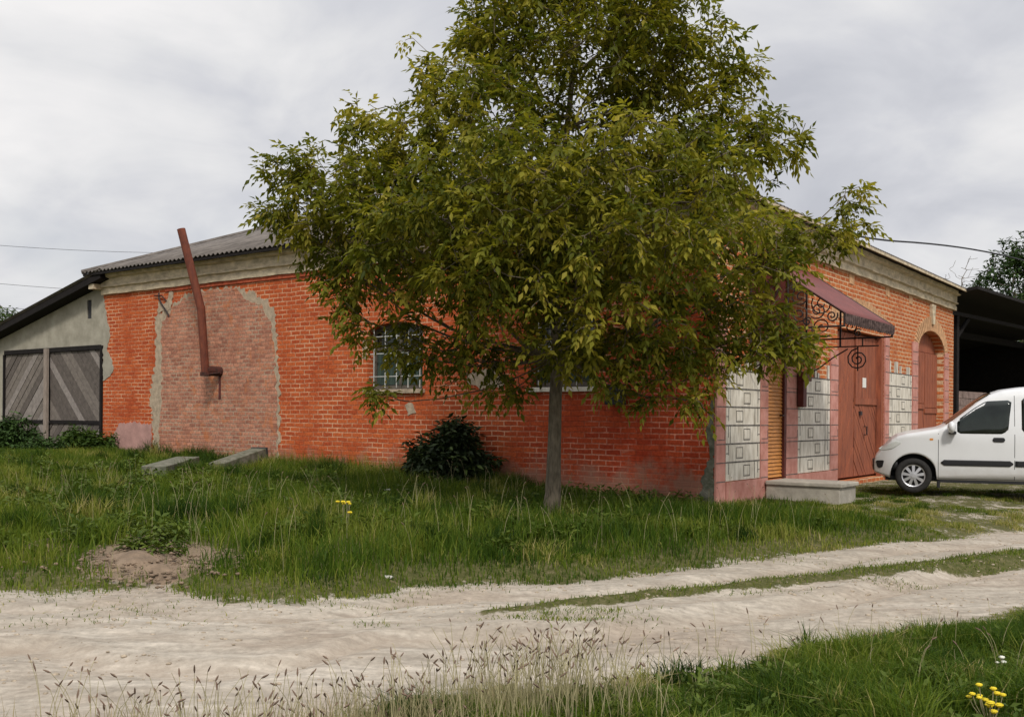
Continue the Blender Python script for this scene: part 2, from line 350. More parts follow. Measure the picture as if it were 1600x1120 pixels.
# ground: sand / soil / sod mixed by an attribute that follows the real extent of the track
def groundmat():
    m, t, b = newmat('dirt_and_sod')
    tc = N(t, 'ShaderNodeTexCoord')
    a = N(t, 'ShaderNodeAttribute', attribute_name='sod')
    def nz(s, d, st=(1, 1, 1), r=0.6, rot=0):
        mp = N(t, 'ShaderNodeMapping'); mp.inputs['Scale'].default_value = st; mp.inputs['Rotation'].default_value = (0, 0, rot); L(t, tc.outputs['Object'], mp.inputs[0])
        n = N(t, 'ShaderNodeTexNoise', i_Scale=s, i_Detail=d, i_Roughness=r); L(t, mp.outputs[0], n.inputs['Vector']); return n.outputs[0]
    big = nz(0.8, 6); fine = nz(14, 8, r=0.7); streak = nz(1.6, 7, (0.35, 3.0, 1), 0.65, R(-16)); peb = nz(60, 3)
    sand = ramp(t, streak, [(0.30, (0.33, 0.285, 0.23)), (0.5, (0.42, 0.37, 0.305)), (0.68, (0.53, 0.475, 0.40))])
    sand = mixc(t, ramp(t, big, [(0.48, 0.0), (0.64, 0.65)]), sand, (0.34, 0.275, 0.215))
    sand = mixc(t, 1.0, sand, ramp(t, fine, [(0.32, 0.72), (0.66, 1.12)]), 'MULTIPLY')
    mid = nz(5.0, 8, (0.55, 1.5, 1), 0.75, R(-12))
    sand = mixc(t, 1.0, sand, ramp(t, mid, [(0.34, 0.80), (0.6, 1.10)]), 'MULTIPLY')
    # tyre-pressed darker bands running along the track
    wv = N(t, 'ShaderNodeAttribute', attribute_name='rut')
    sand = mixc(t, math_(t, 'MULTIPLY', wv.outputs['Fac'], ramp(t, mid, [(0.35, 0.75), (0.62, 0.15)])), sand, (0.33, 0.265, 0.205))
    sand = mixc(t, ramp(t, peb, [(0.66, 0.0), (0.72, 0.5)]), sand, (0.24, 0.19, 0.15))
    sod = ramp(t, fine, [(0.3, (0.05, 0.055, 0.018)), (0.5, (0.085, 0.085, 0.03)), (0.7, (0.17, 0.14, 0.08))])
    med = nz(4.0, 6, r=0.7)
    f = math_(t, 'ADD', a.outputs['Fac'], math_(t, 'ADD', math_(t, 'MULTIPLY', math_(t, 'SUBTRACT', fine, 0.5), 1.3), math_(t, 'MULTIPLY', math_(t, 'SUBTRACT', med, 0.5), 1.6)))
    so = N(t, 'ShaderNodeAttribute', attribute_name='soil')
    sand = mixc(t, ramp(t, math_(t, 'ADD', so.outputs['Fac'], math_(t, 'SUBTRACT', med, 0.5)), [(0.3, 0.0), (0.6, 1.0)]), sand, (0.22, 0.165, 0.115))
    c = mixc(t, ramp(t, f, [(0.4, 0.0), (0.6, 1.0)]), sand, sod)
    L(t, c, b.inputs['Base Color']); b.inputs['Roughness'].default_value = 0.97; b.inputs['Specular IOR Level'].default_value = 0.1
    hh = math_(t, 'ADD', math_(t, 'MULTIPLY', fine, 0.5), math_(t, 'ADD', math_(t, 'MULTIPLY', streak, 0.5), math_(t, 'MULTIPLY', peb, 0.2)))
    bp = N(t, 'ShaderNodeBump', i_Strength=0.8, i_Distance=0.03); L(t, hh, bp.inputs['Height']); L(t, bp.outputs[0], b.inputs['Normal'])
    return m
M['ground'] = groundmat()

# ---------------------------------------------------------------- terrain
RZ = -0.27
UP = [zpt(*p, RZ) for p in [(-900, 905), (-300, 912), (0, 918), (130, 924), (250, 916), (330, 932), (470, 938), (560, 930), (640, 912), (740, 908), (900, 905), (1050, 888), (1200, 872), (1350, 853), (1530, 834), (1700, 815), (2200, 790)]]
LO = [zpt(*p, RZ) for p in [(-900, 1500), (0, 1230), (380, 1150), (540, 1112), (700, 1085), (880, 1075), (1050, 1060), (1150, 1042), (1230, 1012), (1400, 988), (1600, 955), (1900, 920), (2500, 880)]]
MD = [zpt(*p, RZ) for p in [(740, 962), (900, 946), (1100, 922), (1300, 902), (1500, 885), (1600, 872), (1900, 845), (2400, 815)]]
MW = [0.02, 0.12, 0.16, 0.20, 0.34, 0.42, 0.5, 0.5]
fx = lambda P: ([p.x for p in P], [p.y for p in P])
Yu = lambda X: np.interp(X, *fx(UP)); Yl = lambda X: np.interp(X, *fx(LO)); Ym = lambda X: np.interp(X, *fx(MD)); Mw = lambda X: np.interp(X, fx(MD)[0], MW) * (X > MD[0].x)
def edge_n(X, Y): return (fbm(X * 1.7, Y * 1.7, 5) - 0.5) * 0.9
BARE = zpt(235, 882, -0.2); BARE2 = zpt(195, 850, -0.15)
def in_build(X, Y, pad=0.0):
    lx = (X - 3) * 0.594 + (Y - 15) * 0.805; ly = -(X - 3) * 0.805 + (Y - 15) * 0.594
    return (lx > -pad) & (ly > -pad) & (lx < 14.4) & (ly < 21)
def sodness(X, Y):
    e = edge_n(X, Y)
    up = (Y - Yu(X) + e * 0.55) / 0.35; lo = (Yl(X) - Y + e * 0.5) / 0.3
    md = (Mw(X) - np.abs(Y - Ym(X)) + e * 0.22) / 0.12 - 6 * (X < MD[0].x)
    s = np.maximum(np.maximum(sst(up * 0.5 + 0.5), sst(lo * 0.5 + 0.5)), sst(md * 0.5 + 0.5))
    bare = np.exp(-(((X - BARE.x) / 0.75) ** 2 + ((Y - BARE.y) / 0.75) ** 2) ** 2)
    bare += 0.7 * np.exp(-(((X - BARE2.x - 0.3) / 0.5) ** 2 + ((Y - BARE2.y) / 0.6) ** 2))
    # worn parking area in front of the van
    park = sst((X - 3.6) / 2.0) * sst((Y - 12.4 - 0.1 * (X - 5)) / 0.8) * (fbm(X * 0.9, Y * 1.8, 31) * 1.5)
    return np.clip(s - bare - 0.42 * park, 0, 1)
def hgt(X, Y):
    X = np.asarray(X, float); Y = np.asarray(Y, float)
    d = Y - Yu(X)
    h = RZ + 0.25 * sst(d / 3.2) + 0.30 * sst((-X - 2) / 7.5) * sst((d - 2.5) / 9) + 0.09 * sst(d / 0.5)*(1-sst(d/3.2))
    h = h + 0.06 * sst((Yl(X) - Y) / 0.8)
    h = h - 0.09 * sst((X + 0.5) / 2.5) * sst((Y - 12.5) / 2) * (1 - sst((X - 9) / 3))
    h = h + 0.05 * sst((Mw(X) - np.abs(Y - Ym(X))) / 0.2 + 0.3)
    h = h + (fbm(X * 0.9, Y * 0.9, 3) - 0.5) * 0.10 * np.clip(1 - (np.hypot(X, Y - 10) - 14) / 10, 0, 1)
    road = np.clip(np.minimum((Yu(X) - Y), (Y - Yl(X))) / 0.3, 0, 1)
    rr = Y - Yu(X)
    h = h - road * 0.05 * np.exp(-((rr + 0.75 + 0.1 * np.sin(X)) / 0.2) ** 2) - road * 0.05 * np.exp(-((rr + 2.3 + 0.12 * np.sin(X * 0.8)) / 0.2) ** 2) + road * 0.03 * np.exp(-((rr + 2.0) / 0.12) ** 2)
    h = h + (fbm(X * 3.2 + Y, Y * 7, 9) - 0.5) * 0.028 * road + (fbm(X * 9, Y * 13, 19, 2) - 0.5) * 0.012 * road
    return h
def gz(X, Y): return float(hgt(np.array([X]), np.array([Y]))[0])
def gp(px, py):
    z = 0.0
    for _ in range(12):
        p = zpt(px, py, z); z = 0.5 * z + 0.5 * gz(p.x, p.y)
    return zpt(px, py, z)

def geo(a, b, step0, n):   # growing coordinates away from a
    r = np.linspace(0, 1, n + 1)[1:]; return a + (b - a) * r ** 4
xs = np.concatenate([geo(-16, -900, 0, 22)[::-1], np.arange(-16, 20, 0.085), geo(20, 900, 0, 22)])
ys = np.concatenate([geo(2.5, -300, 0, 14)[::-1], np.arange(2.5, 14, 0.07), np.arange(14, 24, 0.15), geo(24, 1500, 0, 24)])
GX, GY = np.meshgrid(xs, ys); nx, ny = len(xs), len(ys)
GZ = hgt(GX, GY); SD = sodness(GX, GY); SO = np.exp(-(((GX - BARE.x) / 1.5) ** 2 + ((GY - BARE.y - 0.25) / 1.1) ** 2) ** 2) * sst((GY - Yu(GX) + 0.1) / 0.4)
_r = GY - Yu(GX); RU = np.clip(np.exp(-((_r + 0.75 + 0.1 * np.sin(GX)) / 0.16) ** 2) + np.exp(-((_r + 2.3 + 0.12 * np.sin(GX * 0.8)) / 0.18) ** 2) + 0.7 * np.exp(-((_r + 1.55 + 0.2 * np.sin(GX * 0.5 + 1)) / 0.1) ** 2), 0, 1)
V = np.stack([GX.ravel(), GY.ravel(), GZ.ravel()], 1)
ii, jj = np.meshgrid(np.arange(nx - 1), np.arange(ny - 1)); i0 = (jj * nx + ii).ravel()
F = np.stack([i0, i0 + 1, i0 + nx + 1, i0 + nx], 1)
cxx = V[F].mean(1)
mask = (cxx[:, 1] < Yu(cxx[:, 0])) & (cxx[:, 1] > Yl(cxx[:, 0])) & (np.abs(cxx[:, 0]) < 60)
def sub(name, msk):
    f = F[msk]; u, inv = np.unique(f, return_inverse=True)
    return npmesh(name, V[u], [inv.reshape(f.shape)], M['ground'], {'sod': SD.ravel()[u], 'soil': SO.ravel()[u], 'rut': RU.ravel()[u]}, smooth=True)
tag(sub('ground', ~mask), kind='structure')
tag(sub('dirt_road', mask), kind='structure')

# ---------------------------------------------------------------- the brick building (local x along right wall, local y along left wall)
BR = math.atan2(0.805, 0.594)
B = empty('brick_building', (3, 15, 0), BR, 'long orange red brick warehouse with hip roof and pink and white painted door front', 'building')
BM = Matrix.Translation((3, 15, 0)) @ Matrix.Rotation(BR, 4, 'Z')
LW, RW, EZ = 16.0, 14.4, 4.54
TH = 0.45
Z0 = -0.35
def rect(a0, a1, z0, z1): return [(a0, z0), (a1, z0), (a1, z1), (a0, z1)]
def arch(a0, a1, z0, zs, rise, n=14):
    pts = [(a0, z0), (a1, z0)]
    c = (a0 + a1) / 2; h = (a1 - a0) / 2
    for i in range(n + 1):
        t_ = i / n * math.pi; pts.append((c + h * math.cos(t_), zs + rise * math.sin(t_)))
    return pts
WIN = [(5.75, 7.15, 1.68, 2.75, 0.18), (2.1, 3.35, 1.68, 2.75, 0.18)]
m = MB(); m.poly(rect(0, LW, Z0, 4.4), [arch(*w_) for w_ in WIN], 'x', 0, TH)
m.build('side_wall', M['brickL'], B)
DOOR1 = (1.95, 2.72, 0.2, 2.42); GATE = (5.35, 8.3, 0.0, 2.95); ARCHD = (10.95, 13.35, 0.0, 2.85, 0.5)
m = MB(); m.poly(rect(TH + 0.002, RW, Z0, 4.4), [rect(*DOOR1), rect(*GATE), arch(*ARCHD)], 'y', 0.0, TH)
m.build('front_wall', M['brickR'], B)
# corner strip so both walls meet cleanly
m = MB(); m.poly(rect(0.003, TH, Z0, 4.4), [], 'y', -0.002, 0.0); m.build('wall_corner', M['brickR'], B)
m = MB(); m.box(TH + 0.003, RW, LW - TH, LW - 0.003, Z0, 4.4)
m.build('rear_wall', M['plaster'], B)
m = MB(); m.box(RW - TH, RW, TH + 0.003, LW - TH - 0.002, Z0, 4.4)
m.build('end_wall', M['plaster'], B)
m = MB(); m.box(TH + 0.01, RW - TH - 0.01, TH + 0.01, LW - TH - 0.01, 4.36, 4.39); m.build('ceiling_board', M['darkwood'], B)
# cornice with mitred corner
prof = [(0.0, 4.05), (0.07, 4.05), (0.075, 4.15), (0.05, 4.165), (0.05, 4.20), (0.11, 4.22), (0.11, 4.25), (0.08, 4.265), (0.08, 4.42), (0.17, 4.45), (0.19, 4.52), (0.0, 4.52)]
m = MB(); vs = []; k = len(prof)
NS = 60
for i in range(NS + 1):
    y = LW * (1 - i / NS)
    for (o, z) in prof:
        jz = 0.006 * math.sin(i * 1.7 + z * 9) ; vs.append((-o - 0.002, y - (o if i == NS else 0), z + jz * (1 if 0 < i < NS else 0)))
for i in range(1, NS + 1):
    for (o, z) in prof:
        jz = 0.006 * math.sin(i * 1.3 + z * 5); vs.append((RW * i / NS, -o - 0.004, z + (jz if i < NS else 0)))
fs = []
for i in range(2 * NS):
    for j in range(k):
        j2 = (j + 1) % k; fs.append((i * k + j, i * k + j2, (i + 1) * k + j2, (i + 1) * k + j))
fs.append(tuple(range(k))); fs.append(tuple(range(2 * NS * k, 2 * NS * k + k)))
m.add(vs, fs); m.build('cornice', M['cornice'], B)
m = MB(); m.box(-0.035, -0.003, 0, 13.5, 3.97, 4.045); m.build('brick_band', M['redband'], B)
# roof, corrugated sheets on four slopes
def slope_mesh(m, e0, e1, fn, run, ov=0.34, wave=0.15, amp=0.022, n=8):
    Lg = e1 - e0; cols = int(Lg / wave * n); vs = []; fs = []
    for i in range(cols + 1):
        e = e0 + Lg * i / cols; top = min(e - e0, e1 - e, run)
        c = amp * math.cos(2 * math.pi * (e - e0) / wave)
        for j in range(3):
            d = top * j / 2 if j else -0.0
            vs.append(fn(e, d, c))
    for i in range(cols):
        for j in range(2):
            a = i * 3 + j; fs.append((a, a + 3, a + 4, a + 1))
    m.add(vs, fs)
OV = 0.36; PT = 0.40; RUN = (RW + 2 * OV) / 2
zt = lambda d: EZ + 0.03 + PT * d
for nm, e0, e1, fn in (('roof_slope', -OV, LW + OV, lambda e, d, c: (-OV + d, e, zt(d) + c)), ('roof_slope', -OV, RW + OV, lambda e, d, c: (e, -OV + d, zt(d) + c)),
                       ('roof_slope', -OV, LW + OV, lambda e, d, c: (RW + OV - d, e, zt(d) + c)), ('roof_slope', -OV, RW + OV, lambda e, d, c: (e, LW + OV - d, zt(d) + c))):
    m = MB(); slope_mesh(m, e0, e1, fn, RUN); o = m.build(nm, M['slate'], B, smooth=True, flipfix=False)
    s_ = o.modifiers.new('thick', 'SOLIDIFY'); s_.thickness = 0.012; s_.offset = -1
m = MB()   # ridge and hip caps, soffit
m.tube([(-OV, -OV, EZ + 0.05), (RUN - OV, RUN - OV, zt(RUN) + 0.02)], 0.06, 6); m.tube([(-OV, LW + OV, EZ + 0.05), (RUN - OV, LW + OV - RUN, zt(RUN) + 0.02)], 0.06, 6)
m.tube([(RUN - OV, RUN - OV, zt(RUN) + 0.02), (RUN - OV, LW + OV - RUN, zt(RUN) + 0.02)], 0.07, 6)
m.build('ridge_cap', M['slate'], B)
m = MB(); e = OV - 0.03
m.box(-e, 0, -e, LW + e, EZ - 0.018, EZ + 0.0); m.box(0.002, RW + e, -e, 0, EZ - 0.018, EZ + 0.0); m.box(-e - 0.02, -e, -e - 0.02, LW + e, EZ - 0.05, EZ + 0.004); m.box(-e, RW + e, -e - 0.02, -e - 0.001, EZ - 0.05, EZ + 0.004)
m.build('eaves_board', M['darkwood'], B)
m = MB(); m.box(-e - 0.045, -e - 0.022, -e, RW + e, 0, 0.001)
m = MB(); m.box(-e, RW + e, -e - 0.05, -e - 0.022, EZ - 0.045, EZ + 0.008); m.build('verge_trim', M['cornice'], B)

# ragged polygons on the side wall
def ragged(pts, amp, seed, step=0.09):
    rr = random.Random(seed); o = []
    for i in range(len(pts)):
        a = Vector(pts[i]); b = Vector(pts[(i + 1) % len(pts)]); n = max(1, int((b - a).length / step)); d = (b - a).normalized() if (b - a).length else Vector((0, 0)); nn = Vector((-d.y, d.x))
        for k in range(n):
            p = a + (b - a) * k / n + nn * (rr.uniform(-1, 1) * amp); o.append((p.x, p.y))
    return o
shape = [(9.62, -0.2), (9.62, 1.5), (9.70, 2.6), (9.78, 3.3), (10.0, 3.56), (10.5, 3.74), (11.2, 3.93), (12.2, 3.93), (12.9, 3.82), (13.3, 3.6), (13.7, 3.52), (13.88, 3.4), (13.86, 2.4), (14.1, 1.6), (13.95, 0.9), (13.9, -0.2)]
inner = [(9.68, -0.2), (9.7, 1.5), (9.78, 2.4), (9.95, 3.2), (10.2, 3.45), (10.7, 3.62), (11.0, 3.84), (12.0, 3.88), (12.9, 3.75), (13.35, 3.5), (13.62, 3.3), (13.66, 2.4), (13.6, 1.6), (13.7, 0.9), (13.68, -0.2)]
m = MB(); m.poly(ragged(inner, 0.05, 3), [], 'x', -0.014, 0.0); m.build('bricked_up_gateway', M['infill'], B)
m = MB(); m.poly(ragged(shape, 0.06, 4, 0.055), [], 'x', -0.008, 0.0); m.build('mortar_edge', M['mortar'], B)
for nm, pts, mt, dd, sd_ in (('plaster_patch', [(14.0, -0.2), (14.0, 0.95), (14.6, 1.0), (15.3, 0.95), (15.7, 0.6), (15.6, 0.1), (15.0, -0.2)], 'pinkplaster', -0.011, 5),
                        ('plaster_patch', [(16.0, 2.0), (15.75, 2.05), (15.55, 2.25), (15.65, 2.5), (15.85, 2.75), (15.7, 3.1), (15.85, 3.5), (16.0, 4.0)], 'plaster', -0.012, 6),
                        ('plaster_patch', [(13.3, 3.55), (13.2, 3.95), (13.35, 4.0), (13.5, 3.7), (13.75, 3.75), (13.8, 3.5)], 'mortar', -0.017, 7),
                        ('plaster_patch', [(3.9, 1.72), (3.95, 1.9), (4.3, 2.02), (4.75, 1.95), (4.7, 1.8), (4.4, 1.66)], 'mortar', -0.01, 8),
                        ('plaster_patch', [(7.15, 2.25), (7.15, 2.6), (7.28, 2.62), (7.27, 2.3)], 'mortar', -0.01, 9),
                        ('plaster_patch', [(5.9, 1.25), (6.0, 1.45), (6.15, 1.4), (6.1, 1.2)], 'mortar', -0.01, 10),
                        ('plaster_patch', [(0.0, -0.3), (0.0, 1.5), (0.06, 1.45), (0.11, 1.0), (0.09, 0.6), (0.2, 0.25), (0.27, -0.3)], 'mossconcrete', -0.012, 11)):
    m = MB(); m.poly(ragged(pts, 0.03, sd_, 0.06), [], 'x', dd, 0.0); m.build(nm, M[mt], B)

# windows in the side wall
for wi, (a0, a1, z0, z1, rise) in enumerate(WIN):
    m = MB(); m.poly(arch(a0 + 0.01, a1 - 0.01, z0 + 0.01, z1, rise - 0.01), [arch(a0 + 0.08, a1 - 0.08, z0 + 0.09, z1 - 0.05, rise - 0.03)], 'x', 0.16, 0.22)
    c = (a0 + a1) / 2; m.box(0.17, 0.21, c - 0.03, c + 0.03, z0 + 0.09, z1 + 0.1); m.box(0.17, 0.21, a0 + 0.08, c - 0.031, z0 + 0.75, z0 + 0.80); m.box(0.17, 0.21, c + 0.031, a1 - 0.08, z0 + 0.75, z0 + 0.80)
    wf = m.build('window', M['frame'], B)
    m = MB(); m.poly(arch(a0 + 0.06, a1 - 0.06, z0 + 0.06, z1, rise - 0.02), [], 'x', 0.195, 0.2); m.build('pane', M['glass'], wf)
    m = MB()
    nn = 26; pr = [(0.183 + 0.008 * math.sin(i * 1.9), a0 + 0.1 + (a1 - a0 - 0.2) * i / nn) for i in range(nn + 1)]
    zz = z0 + (0.1), z0 + 0.72
    m.add([(x, y, z) for (x, y) in pr for z in zz], [(2 * i, 2 * i + 2, 2 * i + 3, 2 * i + 1) for i in range(nn)]); m.build('curtain', M['curtain'], wf)
    m = MB()
    for i in range(5):
        y = a0 + 0.12 + (a1 - a0 - 0.24) * i / 4; m.tube([(0.06, y, z0 + 0.04), (0.06, y, z1 + 0.08)], 0.010, 6)
    for z in (z0 + 0.25, z0 + 0.68, z0 + 1.0): m.tube([(0.06, a0 + 0.0, z), (0.06, a1 - 0.0, z)], 0.010, 6)
    m.build('grille', M['grille'], wf)
    m = MB(); m.box(-0.06, 0.16, a0 - 0.06, a1 + 0.06, z0 - 0.07, z0 + 0.005); m.build('sill', M['white'] if wi else M['mortar'], wf, bevel=0.008)

# painted panels and pilasters beside the doors
def panel(x0, x1, z0, z1, off, teeth=True):
    m = MB(); m.box(x0, x1, -0.022, -0.003, z0, z1, 0)
    y0, y1 = -0.026, -0.0225
    g = 0.28; rr = random.Random(off); r = 0
    z = z0
    rows = int(round((z1 - z0) / g))
    for r in range(rows + 1):
        zz = z0 + r * g
        if r: m.box(x0, x1, y0, y1, zz - 0.011, zz + 0.011, 1)
        if r == rows: break
        cxs = x0 + (x1 - x0) * (0.38 if (r + off) % 2 else 0.60)
        wv = 0.125
        m.box(cxs - wv, cxs + wv, y0, y1, zz + 0.05, zz + 0.062, 1); m.box(cxs - wv, cxs + wv, y0, y1, zz + 0.215, zz + 0.227, 1)
        m.box(cxs + wv - 0.012, cxs + wv, y0, y1, zz + 0.062, zz + 0.215, 1); m.box(cxs - wv, cxs - wv + 0.012, y0, y1, zz + 0.062, zz + 0.215, 1)
        m.box(cxs - wv + 0.025, cxs + wv - 0.025, -0.029, -0.0221, zz + 0.075, zz + 0.203, 0)
        for s in (x0 + (x1 - x0) * 0.07, x0 + (x1 - x0) * 0.93): m.box(s - 0.007, s + 0.007, y0, y1, zz + 0.015 + 0.1 * rr.random(), zz + 0.265, 1)
        if rr.random() < 0.8: s = x0 + (x1 - x0) * rr.choice((0.12, 0.84)); m.box(s - 0.006, s + 0.006, y0, y1, zz + 0.01, zz + 0.265, 1)
        e_ = x0 + 0.01 if r % 2 else x1 - 0.09; m.box(e_, e_ + 0.08, y0, y1, zz + 0.13, zz + 0.142, 1)
    if teeth:   # ragged stepped top where the painting stops in single blocks
        n = int((x1 - x0) / 0.13)
        for i in range(n):
            if rr.random() < 0.62:
                xa = x0 + (x1 - x0) * i / n; h = rr.choice((0.1, 0.18, 0.26))
                m.box(xa, xa + 0.11, -0.02, -0.003, z1 + 0.001, z1 + h, 0); m.box(xa, xa + 0.016, y0, -0.0202, z1, z1 + h, 1)
    return m.build('painted_panel', [M['white'], M['black']], B)
panel(0.34, 1.62, 0.25, 1.93, 0); panel(3.27, 4.9, 0.25, 1.93, 1); panel(8.66, 10.4, 0.25, 2.21, 0)
def pilaster(x0, x1, z0, z1, mat='pink', p=0.034):
    m = MB(); m.box(x0, x1, -p, -0.003, z0, z1, 0); z = 0.25; r = 0
    while z < z1 - 0.03:
        m.box(x0, x1, -p - 0.004, -p - 0.0005, z - 0.007, z + 0.007, 1)
        if r % 3 == 2:
            m.box(x0 + 0.03, x1 - 0.02, -p - 0.004, -p - 0.0005, z + 0.06, z + 0.07, 1); m.box(x1 - 0.03, x1 - 0.02, -p - 0.004, -p - 0.0005, z + 0.0705, z + 0.2, 1)
        z += 0.28; r += 1
    return m.build('pilaster', [M[mat], M['black']], B)
pilaster(-0.015, 0.3, -0.3, 2.6); pilaster(1.635, 1.935, -0.3, 2.55); pilaster(2.73, 3.25, -0.3, 2.55); pilaster(4.92, 5.33, -0.3, 2.5)
pilaster(8.32, 8.62, 0.0, 3.0); pilaster(10.45, 10.9, 0.0, 3.0); pilaster(13.4, 13.8, 0.0, 2.9); 
m = MB(); m.box(0.31, 1.63, -0.05, -0.003, -0.3, 0.235); m.build('plinth', M['pink'], B)
m = MB(); m.box(3.26, 4.91, -0.05, -0.003, -0.3, 0.235); m.build('plinth', M['pink'], B)
# brick arch rings on the front wall
def ring(c, zs, h, rise, t, n, name, mat, proud=0.03):
    m = MB()
    for i in range(n):
        a0_ = math.pi * i / n + 0.012; a1_ = math.pi * (i + 1) / n - 0.012
        q = [(c + (h + dr) * math.cos(a), zs + (rise + dr) * math.sin(a)) for a, dr in ((a0_, 0.01), (a1_, 0.01), (a1_, t), (a0_, t))]
        m.poly(q, [], 'y', -proud, -0.002)
    return m.build(name, mat, B)
M['archbrick'] = simple('arch_brick', (0.52, 0.30, 0.16), 0.9, 0.35, 8, bump=0.6)
ring(12.15, 2.85, 1.2, 0.5, 0.34, 26, 'arch_ring', M['archbrick'])
m = MB(); m.poly([(12.06, 3.52), (12.24, 3.52), (12.33, 4.0), (11.97, 4.0)], [], 'y', -0.07, -0.002); m.build('keystone', M['cornice'], B)
m = MB()
for x in (0.25, 6.0, 8.4, 10.2):
    m = MB(); m.poly(ragged([(x, 3.85), (x + 0.28, 3.85), (x + 0.3, 4.05), (x - 0.03, 4.05)], 0.02, int(x * 10)), [], 'y', -0.012, -0.002); m.build('plaster_drip', M['archbrick'], B)
q = MB()
for i in range(20):
    x = 5.0 + i * 0.18; zb = 3.02 + 0.28 * math.sin(math.pi * (i + 0.5) / 20)
    q.box(x, x + 0.15, -0.014, -0.002, zb, zb + 0.3)
q.build('gate_lintel', M['archbrick'], B)

# amber slatted door
m = MB(); m.box(1.95, 2.0, 0.0, 0.14, 0.2, 2.42); m.box(2.64, 2.72, -0.03, 0.14, 0.2, 2.42); m.box(2.001, 2.639, 0.0, 0.14, 2.32, 2.42)
dr = m.build('door_frame', M['darkmaroon'], B)
m = MB(); nsl = 34
for i in range(nsl):
    z = 0.22 + 2.09 * i / nsl; hh = 2.09 / nsl
    m.add([(2.003, 0.03, z), (2.637, 0.03, z), (2.637, 0.005, z + 0.008), (2.003, 0.005, z + 0.008), (2.003, 0.025, z + hh - 0.004), (2.637, 0.025, z + hh - 0.004), (2.003, 0.04, z), (2.637, 0.04, z)],
          [(0, 1, 2, 3), (3, 2, 5, 4)], 0)
m.box(2.003, 2.637, 0.034, 0.135, 0.22, 2.31)
dd = m.build('door', M['amber'], B, flipfix=False)
m = MB(); m.tube([(2.56, 0.02, 1.25), (2.56, -0.05, 1.25), (2.48, -0.05, 1.25)], 0.011, 8); m.build('handle', M['iron'], dd)
m = MB(); m.box(1.9, 2.8, -0.012, 0.05, 2.421, 2.58); m.build('lintel', M['darkmaroon'], B)

# big red double gate: diagonal board leaf and panelled leaf
def boards(m, x0, x1, z0, z1, yf, dirn, w_=0.11, th=0.02, gap=0.008, mi=0, seed=0, ax='y', tones=1):
    """diagonal boards clipped to a rectangle"""
    rr = random.Random(seed)
    s2 = math.sqrt(0.5); tdir = Vector((s2 * dirn, s2)); nd = Vector((s2, -s2 * dirn)) if dirn > 0 else Vector((s2, s2))
    cs = [Vector(c).dot(nd) for c in ((x0, z0), (x1, z0), (x0, z1), (x1, z1))]
    a = min(cs)
    def clip(poly, f):
        o = []
        for i in range(len(poly)):
            p, q_ = poly[i], poly[(i + 1) % len(poly)]; fp, fq = f(p), f(q_)
            if fp >= 0: o.append(p)
            if (fp >= 0) != (fq >= 0): o.append(p + (q_ - p) * (fp / (fp - fq)))
        return o
    while a < max(cs):
        b = a + w_ - gap
        P = [nd * a - tdir * 20, nd * b - tdir * 20, nd * b + tdir * 20, nd * a + tdir * 20]
        for f in (lambda p: p.x - x0, lambda p: x1 - p.x, lambda p: p.y - z0, lambda p: z1 - p.y): 
            P = clip(P, f)
            if len(P) < 3: break
        if len(P) >= 3: 
            j = rr.uniform(0, 0.012)
            m.poly([(p.x, p.y) for p in P], [], ax, yf - j, yf + th, rr.randrange(tones))
        a += w_
m = MB(); boards(m, 5.37, 6.68, 0.05, 2.9, 0.12, 1, seed=1); m.box(5.36, 6.69, 0.141, 0.17, 0.03, 2.92)
g1 = m.build('gate_leaf', M['redwood'], B)
m = MB(); boards(m, 6.72, 8.27, 0.05, 1.55, 0.12, -1, seed=2); m.box(6.71, 8.28, 0.141, 0.17, 0.03, 2.92)
for i in range(7): x = 6.72 + i * 0.222; m.box(x, x + 0.205, 0.10, 0.14, 1.62, 2.88)
m.box(6.72, 8.27, 0.085, 0.118, 1.5, 1.63); m.box(6.72, 6.82, 0.08, 0.099, 1.64, 2.88)
m.build('gate_leaf', M['redwood'], B)
m = MB(); m.box(7.0, 7.12, 0.07, 0.118, 1.28, 1.36); m.build('latch', M['iron'], B)
m = MB(); m.tube([(7.35, 0.11, 1.05), (7.35, 0.05, 1.05), (7.35, 0.05, 0.88), (7.35, 0.11, 0.88)], 0.014, 6); m.build('handle', M['iron'], B)
m = MB(); m.box(7.2, 7.42, 0.092, 0.0995, 1.85, 2.05); m.build('notice', M['paper'], B)
m = MB(); m.box(8.15, 8.31, 0.0, 0.10, 0.0, 2.95); m.build('gate_jamb', M['redwood'], B)
# arched door: shut, weathered plank leaves
m = MB(); m.box(10.96, 12.12, 0.16, 0.2, 0.02, 2.84); m.box(12.16, 13.34, 0.16, 0.2, 0.02, 2.84)
for i in range(5): m.box(10.98 + i * 0.232, 11.19 + i * 0.232, 0.14, 0.159, 1.6, 2.82); m.box(12.18 + i * 0.232, 12.39 + i * 0.232, 0.14, 0.159, 1.5, 2.82)
m.box(10.97, 12.11, 0.13, 0.158, 1.46, 1.58); m.box(12.17, 13.33, 0.13, 0.158, 1.36, 1.48)
m.build('arched_door', M['redwood'], B)
m = MB(); m.poly(arch(10.96, 13.34, 2.86, 2.87, 0.46), [], 'y', 0.2, 0.24); m.build('transom', M['redwood'], B)

